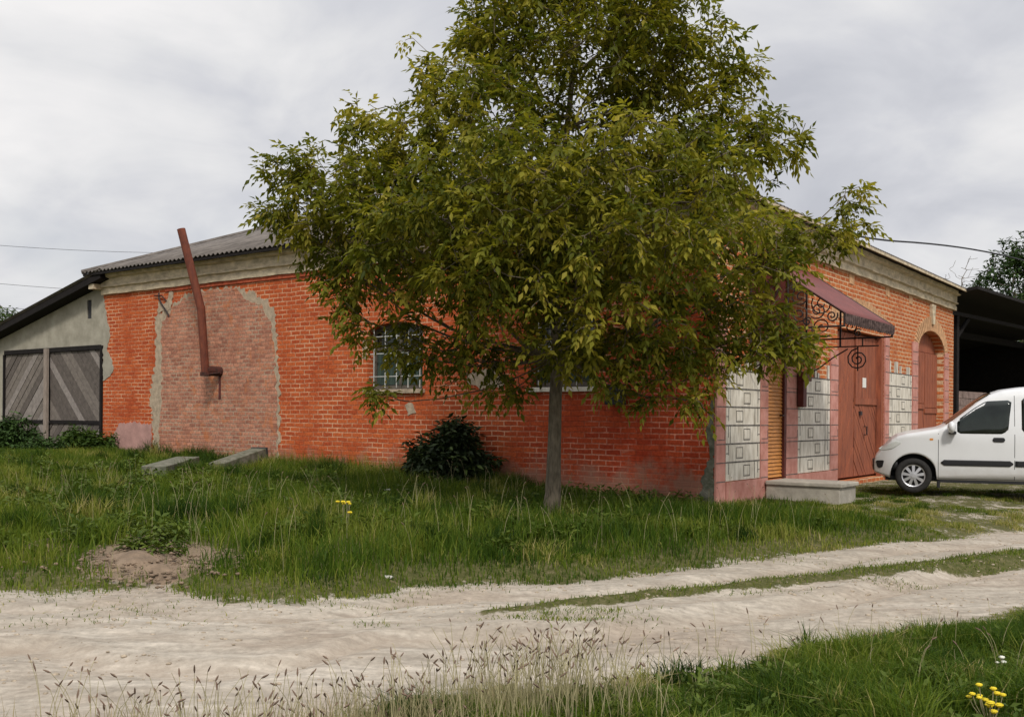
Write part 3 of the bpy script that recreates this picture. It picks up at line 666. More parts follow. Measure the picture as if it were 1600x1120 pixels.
# canopy over the amber door
CA0, CA1, CD, CZ, CF = 1.15, 3.6, 1.5, 3.8, 2.76
m = MB(); n = 120; vs = []; fs = []
for i in range(n + 1):
    x = CA0 + (CA1 - CA0) * i / n; c = 0.014 * math.cos(i * 2 * math.pi / 6)
    for j in range(9):
        d = j / 8; vs.append((x, -0.03 - CD * d, CZ - (CZ - CF) * (d ** 1.0) + c))
for i in range(n):
    for j in range(8): a = i * 9 + j; fs.append((a, a + 1, a + 10, a + 9))
m.add(vs, fs); cn = m.build('canopy', M['maroon'], B, smooth=True, flipfix=False)
s_ = cn.modifiers.new('thick', 'SOLIDIFY'); s_.thickness = 0.006
m = MB()   # fretted black valance on the front edge
pts = [(CA0, CF - 0.0)] ; nt_ = 26
for i in range(nt_ + 1):
    x = CA0 + (CA1 - CA0) * i / nt_
    pts.append((x, CF - 0.13)) 
    if i < nt_: pts.append((x + (CA1 - CA0) / nt_ / 2, CF - 0.165))
pts.append((CA1, CF)); up = []
m.poly(pts, [], 'y', -CD - 0.045, -CD - 0.035); 
for i in range(nt_ * 1):
    x = CA0 + (CA1 - CA0) * (i + 0.5) / nt_; m.tube([(x, -CD - 0.05, CF - 0.12), (x, -CD - 0.05, CF + 0.0)], 0.02, 6)
m.build('valance', M['rustiron'], cn)
def spiral(cx_, cz, r, turns, a0, sgn=1, n=22):
    return [(cx_ + r * (1 - i / n * 0.85) * math.cos(a0 + sgn * 2 * math.pi * turns * i / n), cz + r * (1 - i / n * 0.85) * math.sin(a0 + sgn * 2 * math.pi * turns * i / n)) for i in range(n + 1)]
for x in (CA0 + 0.02, CA1 - 0.02):
    m = MB(); zf = CF - 0.18
    def T(pts, r=0.011): m.tube([(x, -0.03 - a, z) for a, z in pts], r, 5)
    T([(0, CZ), (CD, CF)], 0.018); T([(0.02, zf), (CD, zf)], 0.015); T([(0.02, zf - 0.14), (CD * 0.85, zf - 0.14)], 0.012); T([(0.02, 1.95 + 0.2), (0.02, CZ)], 0.018); T([(0.62, zf - 0.14), (0.62, CZ - 0.45)], 0.018); T([(CD * 0.99, zf), (CD * 0.99, CF)], 0.016)
    T([(1.0, zf - 0.14), (1.0, zf)], 0.012)
    for (cx_, cz, r, s) in ((0.82, 3.05, 0.15, 1), (0.80, 2.78, 0.13, -1), (1.08, 2.83, 0.13, 1), (1.30, 2.74, 0.09, -1), (0.3, 3.2, 0.2, 1), (0.3, 2.8, 0.18, -1), (0.92, 2.67, 0.07, 1), (0.70, 3.22, 0.07, -1)):
        T(spiral(cx_, cz, r, 1.6, random.random() * 6, s), 0.012)
    T(spiral(0.92, zf - 0.36, 0.19, 2.2, math.pi / 2), 0.013); T([(0.02, zf - 0.62), (0.25, zf - 0.5), (0.5, zf - 0.32), (0.75, zf - 0.18)], 0.013); T([(0.92, zf - 0.14), (0.92, zf - 0.56)], 0.012)
    m.build('scroll_bracket', M['iron'], cn)
m = MB(); m.poly([(-0.03, CF - 0.2), (-0.62, CF - 0.2), (-0.62, CZ - 0.48), (-0.03, CZ - 0.05)], [], 'x', CA0 + 0.05, CA0 + 0.06); m.build('side_panel', M['darkmaroon'], cn)
# wall lantern above the door and cabinet on the left wall
m = MB(); m.box(2.25, 2.45, -0.16, -0.014, 2.5, 2.56); m.tube([(2.35, -0.1, 2.36), (2.35, -0.1, 2.5)], [0.075, 0.05], 10); m.build('door_lamp', M['iron'], B)
m = MB(); m.box(-0.14, -0.015, 1.5, 1.82, 1.40, 1.72, 0); m.box(-0.15, -0.141, 1.53, 1.79, 1.55, 1.6, 1); m.build('meter_box', [M['tar'], M['curtain']], B, bevel=0.01)
m = MB(); pts = [(-0.02, 14.3 - i * 0.0, 0) for i in range(1)]
m.tube([(-0.02, 13.75, 3.95), (-0.05, 13.7, 3.82), (-0.03, 13.6, 3.66), (-0.05, 13.45, 3.55), (-0.02, 13.35, 3.4)], 0.018, 6); m.tube([(-0.04, 13.9, 3.9), (-0.05, 13.6, 3.88), (-0.03, 13.45, 3.75)], 0.014, 6)
m.build('loose_cable', M['iron'], B)

# leaning flue pipe
m = MB()
def sq(pts, hw):
    vs = []; fs = []
    for (x, y, z) in pts: vs += [(x - hw, y - hw, z), (x + hw, y - hw, z), (x + hw, y + hw, z), (x - hw, y + hw, z)]
    for i in range(len(pts) - 1):
        for k in range(4): k2 = (k + 1) % 4; fs.append((i * 4 + k, i * 4 + k2, i * 4 + 4 + k2, i * 4 + 4 + k))
    fs += [(3, 2, 1, 0), tuple(len(vs) - 4 + i for i in range(4))]; m.add(vs, fs)
Lp = BM.inverted() @ at(321, 583, 21.55); Lm = BM.inverted() @ at(314, 478, 21.5); Lt = BM.inverted() @ at(283, 358, 21.5)
m.tube([tuple(Lp), tuple(Lm)], 0.085, 14); m.tube([tuple(Lm - Vector((0, 0, 0.05))), tuple(Lt)], [0.086, 0.086], 14)
fl = m.build('flue_pipe', M['rustpipe'], B)
m = MB(); m.tube([(Lp.x, Lp.y, Lp.z + 0.05), (0.0, Lp.y - 0.02, Lp.z + 0.05)], 0.105, 12); m.tube([tuple(Lp + Vector((0, 0, -0.06))), tuple(Lp + Vector((0, 0, 0.02)))], 0.11, 12)
m.tube([(Lp.x, Lp.y - 0.5, Lp.z - 0.0), (Lp.x + 0.05, Lp.y + 0.12, Lp.z - 0.03)], 0.022, 6); m.build('elbow', M['elbowrust'], fl)
m = MB(); m.box(-0.014-0.004, -0.0145, Lp.y - 0.05, Lp.y + 0.03, Lp.z - 0.55, Lp.z - 0.05); m.build('dark_strip', M['darkmaroon'], B)  # thin dark maroon strip on the wall below the elbow

# ---------------------------------------------------------------- left lean-to shed
S = empty('shed', BM @ Vector((0, 16, 0)), BR, 'grey plastered lean-to shed with dark sloping roof and diagonal board gates', 'shed')
s0, s1 = 0.0, 5.3
zr = lambda a: 4.30 - 0.226 * a
m = MB(); m.poly([(s0, -0.3), (s1, -0.3), (s1, zr(s1)), (s0, zr(s0))], [rect(0.03, 4.72, 0.0, 2.84), rect(0.56, 0.76, 3.52, 3.98)], 'x', 0.02, 0.3)
m.build('wall', M['plaster'], S)
m = MB(); m.box(0.3, 9, 5.0, 5.3, -0.3, zr(5.3)); m.box(8.7, 9, 0, 5.0, -0.3, zr(5.0)); m.build('rear_wall', M['plaster'], S)
m = MB(); m.box(0.05, 0.07, 0.562, 0.758, 3.522, 3.978); m.build('slot_window', M['tar'], S)
m = MB(); ov = 0.32
m.poly([(-0.35, zr(-0.35) + 0.02), (6.1, zr(6.1) + 0.02), (6.1, zr(6.1) + 0.17), (-0.35, zr(-0.35) + 0.17)], [], 'x', -ov, 9.2)
m.build('roof', M['darkwood'], S)
m = MB(); slo = []; n = 100; vs = []; fs = []
for i in range(421):
    x = -ov - 0.05 + 9.3 * i / 420; c = 0.022 * math.cos(i * 2 * math.pi / 7)
    for a in (-0.42, 6.2): vs.append((x, a, zr(a) + 0.21 + c))
for i in range(420): fs.append((2 * i, 2 * i + 1, 2 * i + 3, 2 * i + 2))
m.add(vs, fs); m.build('roof_sheets', M['slate'], S, flipfix=False)
m = MB(); m.box(-0.28, 0.02, -0.02, 0.2, 4.18, 4.3); m.build('corbel', M['cornice'], S)
for a0, a1, dirn, sd_ in ((0.12, 2.42, 1, 11), (2.52, 4.66, -1, 12)):
    m = MB(); boards(m, a0, a1, 1.02, 2.74, 0.02, dirn, w_=0.19, seed=sd_, ax='x', gap=0.016, tones=3); boards(m, a0, a1, 0.12, 0.93, 0.02, -dirn, w_=0.19, seed=sd_ + 5, ax='x', gap=0.016, tones=3)
    m.box(0.041, 0.06, a0, a1, 0.1, 2.74, 3)
    g = m.build('gate_leaf', [M['greywood'], M['greywood2'], M['greywood3'], M['tar']], S)
    m = MB(); m.box(-0.02, 0.005, a0, a1, 0.94, 1.01); m.build('rail', M['darkwood'], g)
m = MB(); m.box(-0.03, 0.1, 0.03, 0.11, 0.0, 2.84); m.box(-0.03, 0.1, 4.67, 4.73, 0.0, 2.75); m.box(-0.03, 0.1, 0.111, 4.669, 2.75, 2.86); m.build('gate_frame', M['darkwood'], S)
m = MB(); m.box(-0.1, -0.032, 2.4, 2.54, -0.1, 2.84); m.build('post', M['postwood'], S)
m = MB(); m.box(0.0, 0.09, 4.6, 4.9, 0, 2.7)

# ---------------------------------------------------------------- right open shed
Rr = BM @ Vector((RW, 0, 0))
SH = empty('open_shed', (Rr.x, Rr.y, 0), math.atan2(0.726, 0.687), 'dark open-fronted shed with sagging roof at the far end of the brick building', 'shed')
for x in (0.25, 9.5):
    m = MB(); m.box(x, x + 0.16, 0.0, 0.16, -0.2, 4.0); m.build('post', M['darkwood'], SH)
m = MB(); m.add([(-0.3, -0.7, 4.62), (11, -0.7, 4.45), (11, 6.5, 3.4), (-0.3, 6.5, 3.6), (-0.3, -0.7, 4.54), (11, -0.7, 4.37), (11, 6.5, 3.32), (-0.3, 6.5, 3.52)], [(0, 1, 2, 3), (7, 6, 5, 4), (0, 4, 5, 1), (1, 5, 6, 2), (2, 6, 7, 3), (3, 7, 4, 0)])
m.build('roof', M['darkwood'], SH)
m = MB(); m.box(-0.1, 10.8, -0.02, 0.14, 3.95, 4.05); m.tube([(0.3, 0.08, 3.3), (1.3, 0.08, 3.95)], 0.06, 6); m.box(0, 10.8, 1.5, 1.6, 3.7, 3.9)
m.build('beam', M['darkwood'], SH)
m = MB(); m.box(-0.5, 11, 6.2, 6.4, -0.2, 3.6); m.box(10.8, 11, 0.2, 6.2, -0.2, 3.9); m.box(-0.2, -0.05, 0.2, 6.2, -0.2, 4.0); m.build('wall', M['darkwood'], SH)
BW = empty('block_wall', (Rr.x, Rr.y, 0), math.atan2(0.726, 0.687), 'low wall of grey concrete blocks inside the dark open shed', 'wall')
m = MB(); rr = random.Random(5)
for r in range(11):
    x = 0.42 - (0.2 if r % 2 else 0)
    while x < 4.0:
        m.box(max(0.42, x), x + 0.385, 0.32 + rr.uniform(-.01, .01), 0.6, r * 0.2 - 0.2, r * 0.2 - 0.012); x += 0.4
m.build('blocks', M['block'], BW)
m = MB(); m.box(0.43, 4.1, 0.36, 0.58, -0.2, 1.97); m.build('mortar_core', M['mortar'], BW)

# ---------------------------------------------------------------- concrete step, slabs, mailbox
m = MB(); m.box(0, 0.78, -1.20, 0, -0.4, 0.0); m.box(-0.03, 0.81, -1.24, 0, 0.002, 0.07)
st = m.build('concrete_step', M['concrete'], None, bevel=0.015); st.matrix_world = BM @ Matrix.Translation((1.8, -0.055, 0.13)); tag(st, 'low grey concrete doorstep slab in front of the amber slatted door', 'step')
def slab(p0, p1, wd, h, name, mat, label, cat, endmat=None):
    p0 = Vector(p0); p1 = Vector(p1); d = (p1 - p0); Lg = d.length
    m = MB(); m.box(0, Lg, -wd / 2, wd / 2, -h, 0, 0)
    if endmat: m.box(Lg + 0.001, Lg + 0.05, -wd / 2 - 0.01, wd / 2 + 0.01, -h - .01, 0.015, 1)
    o = m.build(name, [mat] + ([endmat] if endmat else []), None, bevel=0.012)
    x = d.normalized(); y = Vector((0, 0, 1)).cross(x).normalized(); z = x.cross(y)
    o.matrix_world = Matrix(((x.x, y.x, z.x, p0.x), (x.y, y.y, z.y, p0.y), (x.z, y.z, z.z, p0.z), (0, 0, 0, 1)))
    return tag(o, label, cat)
slab(at(240, 728, 17.0), at(294, 713, 18.7), 0.42, 0.5, 'concrete_slab', M['mossconcrete'], 'mossy concrete beam lying in the grass left of the tarred plank', 'slab')
slab(at(338, 723, 19.3), at(404, 700, 20.6), 0.36, 0.22, 'tarred_plank', M['mossconcrete'], 'grey plank with black tarred end sloping up to the brick wall', 'plank', M['tar'])
M['yel2'] = simple('yellow_card', (0.6, 0.45, 0.12), 0.8, 0.1, 5)
mb = empty('mailbox', BM @ Vector((3.25, -0.05, 1.35)), BR, 'dark maroon box with yellow strip on the painted wall right of the amber door', 'mailbox')
m = MB(); m.box(-0.08, 0.08, -0.11, 0, 0.05, 0.5); m.box(-0.08, 0.24, -0.14, 0, 0.5, 0.66); m.build('body', M['darkmaroon'], mb, bevel=0.01)
m = MB(); m.box(0.09, 0.17, -0.05, 0, 0.06, 0.42); m.build('yellow_strip', M['yel2'], mb)
M['yel2'] = simple('yellow_card', (0.6, 0.45, 0.12), 0.8, 0.1, 5)

# ---------------------------------------------------------------- wires
def wire(name, pts, r, label, cat='cable', group=None):
    m = MB(); m.tube(pts, r, 6); return tag(m.build(name, M['wire'], None, smooth=True), label, cat, group)
def sag(a, b, s, n=14): return [tuple(a.lerp(b, i / n) - Vector((0, 0, s * 4 * (i / n) * (1 - i / n)))) for i in range(n + 1)]
wire('roof_cable', sag(at(1262, 350, 19.0), at(1400, 377, 24), 0.05, 8) + sag(at(1400, 377, 24), at(1640, 420, 34), -0.16, 12)[1:], 0.022, 'thick black cable running from the roof edge to the tree on the right')
for (a, b, lb) in (((-300, 352), (360, 395), 'uppermost thin power line in the sky above the grey lean-to shed'), ((-300, 410), (420, 462), 'middle thin power line in the sky above the grey lean-to shed'), ((-300, 452), (420, 492), 'lowest thin power line in the sky above the grey lean-to shed')):
    wire('power_line', sag(at(*a, 70), at(*b, 85), 0.6), 0.016, lb, 'power line')

# ---------------------------------------------------------------- van
CARZ = -0.05
CAR = empty('parked_van', at(1427, 768, 17.3) * 1.0, R(-20), 'white small family van with black door strip parked by the arched red door', 'van')
CAR.location.z = CARZ
# local: x to the rear (+x = right), origin under the front wheel centre on the visible side; y into depth, body centre at y=+0.80
WD = 0.82
FX, RX = -0.63, 3.42
top = [(-0.63, 0.54), (-0.605, 0.62), (-0.53, 0.70), (-0.45, 0.79), (-0.35, 0.905), (-0.26, 0.965), (-0.12, 1.01), (0.14, 1.055), (0.38, 1.095), (0.48, 1.14), (0.60, 1.225), (0.78, 1.37), (0.98, 1.54), (1.18, 1.67), (1.38, 1.74), (1.65, 1.78), (2.0, 1.81), (2.6, 1.82), (3.1, 1.80), (3.3, 1.74), (3.38, 1.5), (3.42, 1.0), (3.42, 0.6)]
def ztop(x): return float(np.interp(x, [p[0] for p in top], [p[1] for p in top]))
def zbot(x):
    z = 0.24 + 0.10 * max(0, (-0.35 - x) / 0.28)
    for xc in (0.0, 2.6):
        if abs(x - xc) < 0.37: z = max(z, 0.30 + math.sqrt(0.37 ** 2 - (x - xc) ** 2))
    return z
def plan(x):   # half width
    f = 1.0
    if x < 0.05: f = 1 - 0.30 * ((0.05 - x) / 0.68) ** 3.2
    if x > 3.1: f = 1 - 0.08 * ((x - 3.1) / 0.32) ** 2
    return WD * f
def hw(x, z):
    zt_ = ztop(x); w0 = plan(x)
    s = (z - 0.62)
    w_ = w0 * (1 - 0.035 * s * s / 0.16 if s < 0 else 1.0)
    if z > 0.95: w_ -= 0.17 * ((z - 0.95) / 0.85) ** 1.25
    # round over towards the top
    r = 0.07 if x < 0.5 else 0.11
    if z > zt_ - r: u = (z - (zt_ - r)) / r; w_ -= r * (1 - math.sqrt(max(0, 1 - u * u)))
    return w_
stn = sorted(set([round(v, 4) for v in np.concatenate([np.linspace(FX, RX, 90), np.linspace(-0.37, 0.37, 33), np.linspace(2.23, 2.97, 33), [p[0] for p in top]])]))
m = MB(); vs = []; NZ = 18
for x in stn:
    zb, zt_ = zbot(x), ztop(x)
    ring_ = [(x, -hw(x, zb) + 0.02, zb)]
    for j in range(NZ + 1):
        u = j / NZ; u = 1 - (1 - u) ** 1.5; z = zb + (zt_ - zb) * u; ring_.append((x, -hw(x, z), z))
    w2 = hw(x, zt_)
    for c in (0.66, 0.33, 0): ring_.append((x, -w2 * c, zt_ + 0.035 * (1 - c * c) * (1 if x > -0.5 else 0.3)))
    half = ring_; full = half + [(p[0], -p[1], p[2]) for p in reversed(half[:-1])]
    vs += [(p[0], p[1] + WD, p[2]) for p in full]; K = len(full)
fs = []; mi = []
for i in range(len(stn) - 1):
    for k in range(K):
        k2 = (k + 1) % K; fs.append((i * K + k, i * K + k2, (i + 1) * K + k2, (i + 1) * K + k)); mi.append(1 if k == K - 1 else 0)
fs.append(tuple(range(K))); mi.append(0); fs.append(tuple(range((len(stn) - 1) * K, len(stn) * K))); mi.append(0)
b0 = len(m.v); m.v += vs; m.f += fs; m.m += mi
m.build('body', [M['carwhite'], M['carblack']], CAR, smooth=True)
def onside(m, outline, off, side=-1, mi=0, sub=0.05):
    """patch conforming to the body side; outline of (x,z)"""
    x0 = min(p[0] for p in outline); x1 = max(p[0] for p in outline); n = max(2, int((x1 - x0) / sub)); L_ = len(outline)
    def span(x):
        zs = []
        for i in range(L_):
            a, b = outline[i], outline[(i + 1) % L_]
            if (a[0] - x) * (b[0] - x) <= 0 and a[0] != b[0]: zs.append(a[1] + (b[1] - a[1]) * (x - a[0]) / (b[0] - a[0]))
        return min(zs), max(zs)
    vs = []; J = 6
    for i in range(n + 1):
        x = x0 + (x1 - x0) * i / n; x = min(max(x, x0 + 1e-4), x1 - 1e-4); a, b = span(x)
        for j in range(J + 1):
            z = a + (b - a) * j / J; vs.append((x, WD + side * (hw(x, z) + off), z))
    base = len(vs); vs += [(v[0], v[1] - side * (off + 0.008), v[2]) for v in vs]
    fs = []
    for i in range(n):
        for j in range(J): a = i * (J + 1) + j; fs.append((a, a + 1, a + J + 2, a + J + 1))
        for j in (0, J): a = i * (J + 1) + j; fs.append((a, a + J + 1, a + J + 1 + base, a + base))
    for i in (0, n):
        for j in range(J): a = i * (J + 1) + j; fs.append((a, a + 1, a + 1 + base, a + base))
    m.add(vs, fs, mi)
def rnd(pts, r=0.05, n=4):
    o = []
    for i in range(len(pts)):
        p0, p, p1 = Vector(pts[i - 1]), Vector(pts[i]), Vector(pts[(i + 1) % len(pts)])
        a = p + (p0 - p).normalized() * min(r, (p0 - p).length / 2.2); b = p + (p1 - p).normalized() * min(r, (p1 - p).length / 2.2)
        for k in range(n + 1): t_ = k / n; q_ = a * (1 - t_) ** 2 + p * 2 * t_ * (1 - t_) + b * t_ ** 2; o.append((q_.x, q_.y))
    return o
for side in (-1, 1):
    m = MB(); onside(m, rnd([(0.68, 1.02), (1.38, 1.02), (1.47, 1.10), (1.515, 1.585), (1.12, 1.565), (0.93, 1.44), (0.68, 1.24)], 0.035), 0.003, side); m.build('front_side_window', M['glass'], CAR, smooth=True)
    m = MB(); onside(m, rnd([(1.66, 1.03), (2.62, 1.03), (2.60, 1.62), (1.66, 1.64)], 0.07), 0.003, side); m.build('rear_side_window', M['glass'], CAR, smooth=True)
    m = MB(); onside(m, rnd([(2.78, 1.03), (3.28, 1.03), (3.22, 1.58), (2.78, 1.62)], 0.07), 0.003, side); m.build('rear_quarter_window', M['glass'], CAR, smooth=True)
    m = MB(); onside(m, rnd([(0.43, 0.48), (1.535, 0.48), (1.535, 0.575), (0.43, 0.575)], 0.04), 0.012, side); onside(m, [(1.565, 0.48), (2.22, 0.48), (2.22, 0.575), (1.565, 0.575)], 0.012, side); m.build('door_strip', M['carblack'], CAR, smooth=True)
    m = MB(); onside(m, rnd([(1.22, 0.885), (1.41, 0.885), (1.41, 0.96), (1.22, 0.96)], 0.035), 0.012, side, sub=0.015); m.build('door_handle', M['carblack'], CAR, smooth=True)
    m = MB()
    for (xx, za, zb_) in ((0.385, 0.26, 1.02), (1.55, 0.26, 1.66)): onside(m, [(xx, za), (xx + 0.009, za), (xx + 0.009, zb_), (xx, zb_)], 0.0012, side, sub=0.0045)
    onside(m, [(0.39, 0.255), (2.2, 0.255), (2.2, 0.262), (0.39, 0.262)], 0.0012, side)
    m.build('door_seam', M['carblack'], CAR)
    m = MB(); onside(m, rnd([(-0.58, 0.70), (-0.34, 0.74), (-0.18, 0.86), (-0.30, 0.885), (-0.50, 0.765)], 0.03), 0.004, side, sub=0.02); m.build('headlight', M['lamp'], CAR, smooth=True)
    m = MB(); onside(m, rnd([(0.25, 0.90), (0.31, 0.90), (0.31, 0.935), (0.25, 0.935)], 0.012), 0.004, side, sub=0.01); m.build('side_indicator', M['orange'], CAR)
    m = MB()   # wing mirror
    yy = WD + side * (hw(0.66, 1.08)); 
    bm = bmesh.new(); bmesh.ops.create_uvsphere(bm, u_segments=16, v_segments=10, radius=1, matrix=Matrix.Translation((0.585, yy + side * 0.14, 1.125)) @ Matrix.Diagonal((0.065, 0.11, 0.10, 1)))
    me = bpy.data.meshes.new('mirror'); bm.to_mesh(me); bm.free(); me.materials.append(M['carwhite']); me.polygons.foreach_set('use_smooth', [True] * len(me.polygons))
    mo = bpy.data.objects.new('mirror', me); COL.objects.link(mo); mo.parent = CAR
    m.box(0.55, 0.66, min(yy - side * 0.02, yy + side * 0.16), max(yy - side * 0.02, yy + side * 0.16), 1.01, 1.06); m.build('mirror_foot', M['carblack'], mo, bevel=0.01)
    for xc in (0.0, 2.6):
        wy = WD + side * (WD - 0.10)
        wh = empty('wheel', (0, 0, 0)); wh.parent = CAR; wh.location = (xc, wy, 0.295); 
        m = MB(); prof_ = [(0.19, -0.085), (0.24, -0.098), (0.275, -0.09), (0.293, -0.07), (0.297, 0), (0.293, 0.07), (0.275, 0.09), (0.24, 0.098), (0.19, 0.085)]
        vs = []; fs = []; n = 40; k = len(prof_)
        for i in range(n):
            a = 2 * math.pi * i / n
            for r, y in prof_: vs.append((r * math.cos(a), y, r * math.sin(a)))
        for i in range(n):
            for j in range(k): fs.append((i * k + j, i * k + (j + 1) % k, ((i + 1) % n) * k + (j + 1) % k, ((i + 1) % n) * k + j))
        m.add(vs, fs); m.build('tyre', M['tyre'], wh, smooth=True)
        m = MB(); so = side * 0.075
        m.tube([(0, side * 0.03, 0), (0, side * 0.04, 0)], 0.19, 32, 1)
        for i in range(9):
            a = 2 * math.pi * i / 9; Mx = Matrix.Rotation(a, 4, 'Y')
            m.add([(-0.018, so + side * 0.012, 0.03), (0.018, so + side * 0.012, 0.03), (0.026, so, 0.175), (-0.026, so, 0.175), (-0.018, so - side * 0.03, 0.03), (0.018, so - side * 0.03, 0.03), (0.026, so - side * 0.03, 0.175), (-0.026, so - side * 0.03, 0.175)], [(0, 1, 2, 3), (0, 4, 5, 1), (1, 5, 6, 2), (2, 6, 7, 3), (3, 7, 4, 0)], 0, Mx)
        n = 32; rg = []
        for i in range(n): a = 2 * math.pi * i / n; rg += [(0.172 * math.cos(a), so, 0.172 * math.sin(a)), (0.195 * math.cos(a), so + side * 0.01, 0.195 * math.sin(a)), (0.195 * math.cos(a), so - side * 0.03, 0.195 * math.sin(a))]
        m.add(rg, [(i * 3 + j, i * 3 + j + 1, ((i + 1) % n) * 3 + j + 1, ((i + 1) % n) * 3 + j) for i in range(n) for j in range(2)], 0)
        m.tube([(0, so - side * 0.02, 0), (0, so + side * 0.022, 0)], [0.045, 0.038], 16, 0)
        m.build('rim', [M['alloy'], M['tyre']], wh, smooth=False)
# bumper grille, windscreen, underside
m = MB(); vs = []; fs = []; n = 24
for i in range(n + 1):
    v = -0.74 + 1.48 * i / n; xx = FX + 0.55 * (abs(v) / 0.82) ** 3.2 - 0.012
    vs += [(xx - 0.004, WD + v, 0.36 if abs(v) < 0.7 else 0.42), (xx - 0.012, WD + v, 0.545)]
for i in range(n): fs.append((2 * i, 2 * i + 2, 2 * i + 3, 2 * i + 1))
m.add(vs, fs)
o = m.build('bumper_grille', M['carblack'], CAR, smooth=True); s_ = o.modifiers.new('t', 'SOLIDIFY'); s_.thickness = 0.03; s_.offset=0
for side in (-1, 1):
    m = MB(); onside(m, rnd([(-0.61, 0.535), (-0.47, 0.545), (-0.49, 0.43), (-0.56, 0.40), (-0.60, 0.45)], 0.02), 0.006, side, sub=0.02); m.build('fog_lamp_recess', M['carblack'], CAR)
m = MB(); vs = []; fs = []; xx = np.linspace(0.52, 1.22, 14)
for x in xx:
    for c in np.linspace(-0.97, 0.97, 13): 
        vs.append((x - 0.006, WD + (hw(x, ztop(x)) + 0.03) * c, ztop(x) + 0.035 * (1 - c * c) + 0.008 - (0.02 if abs(c) > 0.95 else 0)))
for i in range(13):
    for j in range(12): a = i * 13 + j; fs.append((a, a + 1, a + 14, a + 13))
m.add(vs, fs); m.build('windscreen', M['glass'], CAR, smooth=True)
m = MB(); m.box(-0.45, 3.3, 0.2, 2 * WD - 0.2, 0.2, 0.27); m.box(0.42, 2.18, 0.03, 0.2, 0.19, 0.245); m.box(0.38, 0.42, 0.04, 0.26, 0.1, 0.3); m.build('underbody', M['carblack'], CAR)
for xc in (0.0, 2.6):
    for y0, y1 in ((0.035, 0.36), (2 * WD - 0.36, 2 * WD - 0.035)):
        m = MB(); n = 24; vs = []
        for i in range(n + 1):
            a = -0.25 + (math.pi + 0.5) * i / n; c_, s_ = math.cos(a), math.sin(a)
            vs += [(xc + 0.365 * c_, y0, 0.30 + 0.362 * s_), (xc + 0.365 * c_, y1, 0.30 + 0.362 * s_), (xc + 0.31 * c_, y1, 0.30 + 0.31 * s_)]
        yy = y1 if y0 < 0.5 else y0
        fs = [(i * 3, i * 3 + 3, i * 3 + 4, i * 3 + 1) for i in range(n)]
        vs.append((xc, yy, 0.3)); c0 = len(vs) - 1
        o_ = 1 if y0 < 0.5 else 0
        fs += [(i * 3 + o_, i * 3 + 3 + o_, c0) for i in range(n)]
        m.add(vs, fs); m.build('wheel_arch_liner', M['carblack'], CAR, flipfix=False)

# ---------------------------------------------------------------- trees and bushes
def rvec(n): 
    v = rng.normal(size=(n, 3)); return v / np.linalg.norm(v, axis=1)[:, None]
def leaflets(base, direc, length, width, droop=0.35):
    """kite shaped leaflets folded on the midrib"""
    n = len(base); d = direc + np.array([0, 0, -1]) * droop * rng.random((n, 1)); d /= np.linalg.norm(d, axis=1)[:, None]
    up = rvec(n) * 0.7 + np.array([0, 0, 1.0]); s = np.cross(d, up); s /= np.linalg.norm(s, axis=1)[:, None] + 1e-9; nn = np.cross(s, d)
    L_ = length[:, None]; W_ = width[:, None]
    p0 = base; p2 = base + d * L_ - nn * L_ * 0.12; mid = base + d * L_ * 0.42
    p1 = mid + s * W_ * 0.5 + nn * W_ * 0.12; p3 = mid - s * W_ * 0.5 + nn * W_ * 0.12
    V = np.stack([p0, p1, p2, p3], 1).reshape(-1, 3); i = np.arange(n) * 4
    return V, np.concatenate([np.stack([i, i + 1, i + 2], 1), np.stack([i, i + 2, i + 3], 1)])
def foliage(name, tips, tdir, mat, parent, per=6, leaf=0.085, comp=True, spread=0.16, droop=0.5, varbase=None):
    n = len(tips); T = np.repeat(tips, per, 0); D = np.repeat(tdir, per, 0)
    start = T - D * rng.random((len(T), 1)) * spread + rvec(len(T)) * 0.03
    rd = D * 0.55 + rvec(len(T)) * 0.95 + np.array([0, 0, -0.15]); rd /= np.linalg.norm(rd, axis=1)[:, None]
    sc = rng.uniform(0.55, 1.35, len(T)); var = np.repeat(rng.random(n) if varbase is None else varbase, per) * 0.7 + rng.random(len(T)) * 0.3
    Vs = []; Fs = []; As = []; off = 0
    spots = [(0.35, 0.7), (0.35, -0.7), (0.7, 0.6), (0.7, -0.6), (1.0, 0.0)] if comp else [(0.0, 0.0), (0.5, 0.7), (0.6, -0.7)]
    sv = np.cross(rd, np.array([0, 0, 1.0])); sv /= np.linalg.norm(sv, axis=1)[:, None] + 1e-9
    for (u, a) in spots:
        b = start + rd * (leaf * 1.9 * u * sc)[:, None] + np.array([0, 0, -1]) * (leaf * 0.6 * u * u * sc)[:, None]
        dd_ = rd * math.cos(a) + sv * math.sin(a) * 1.1 
        V_, F_ = leaflets(b, dd_, leaf * sc * rng.uniform(0.8, 1.15, len(T)), leaf * 0.42 * sc, droop)
        Vs.append(V_); Fs.append(F_ + off); As.append(np.repeat(np.clip(var + rng.normal(0, 0.07, len(T)), 0, 1), 4)); off += len(V_)
    return npmesh(name, np.concatenate(Vs), [np.concatenate(Fs)], mat, {'var': np.concatenate(As)}, parent)
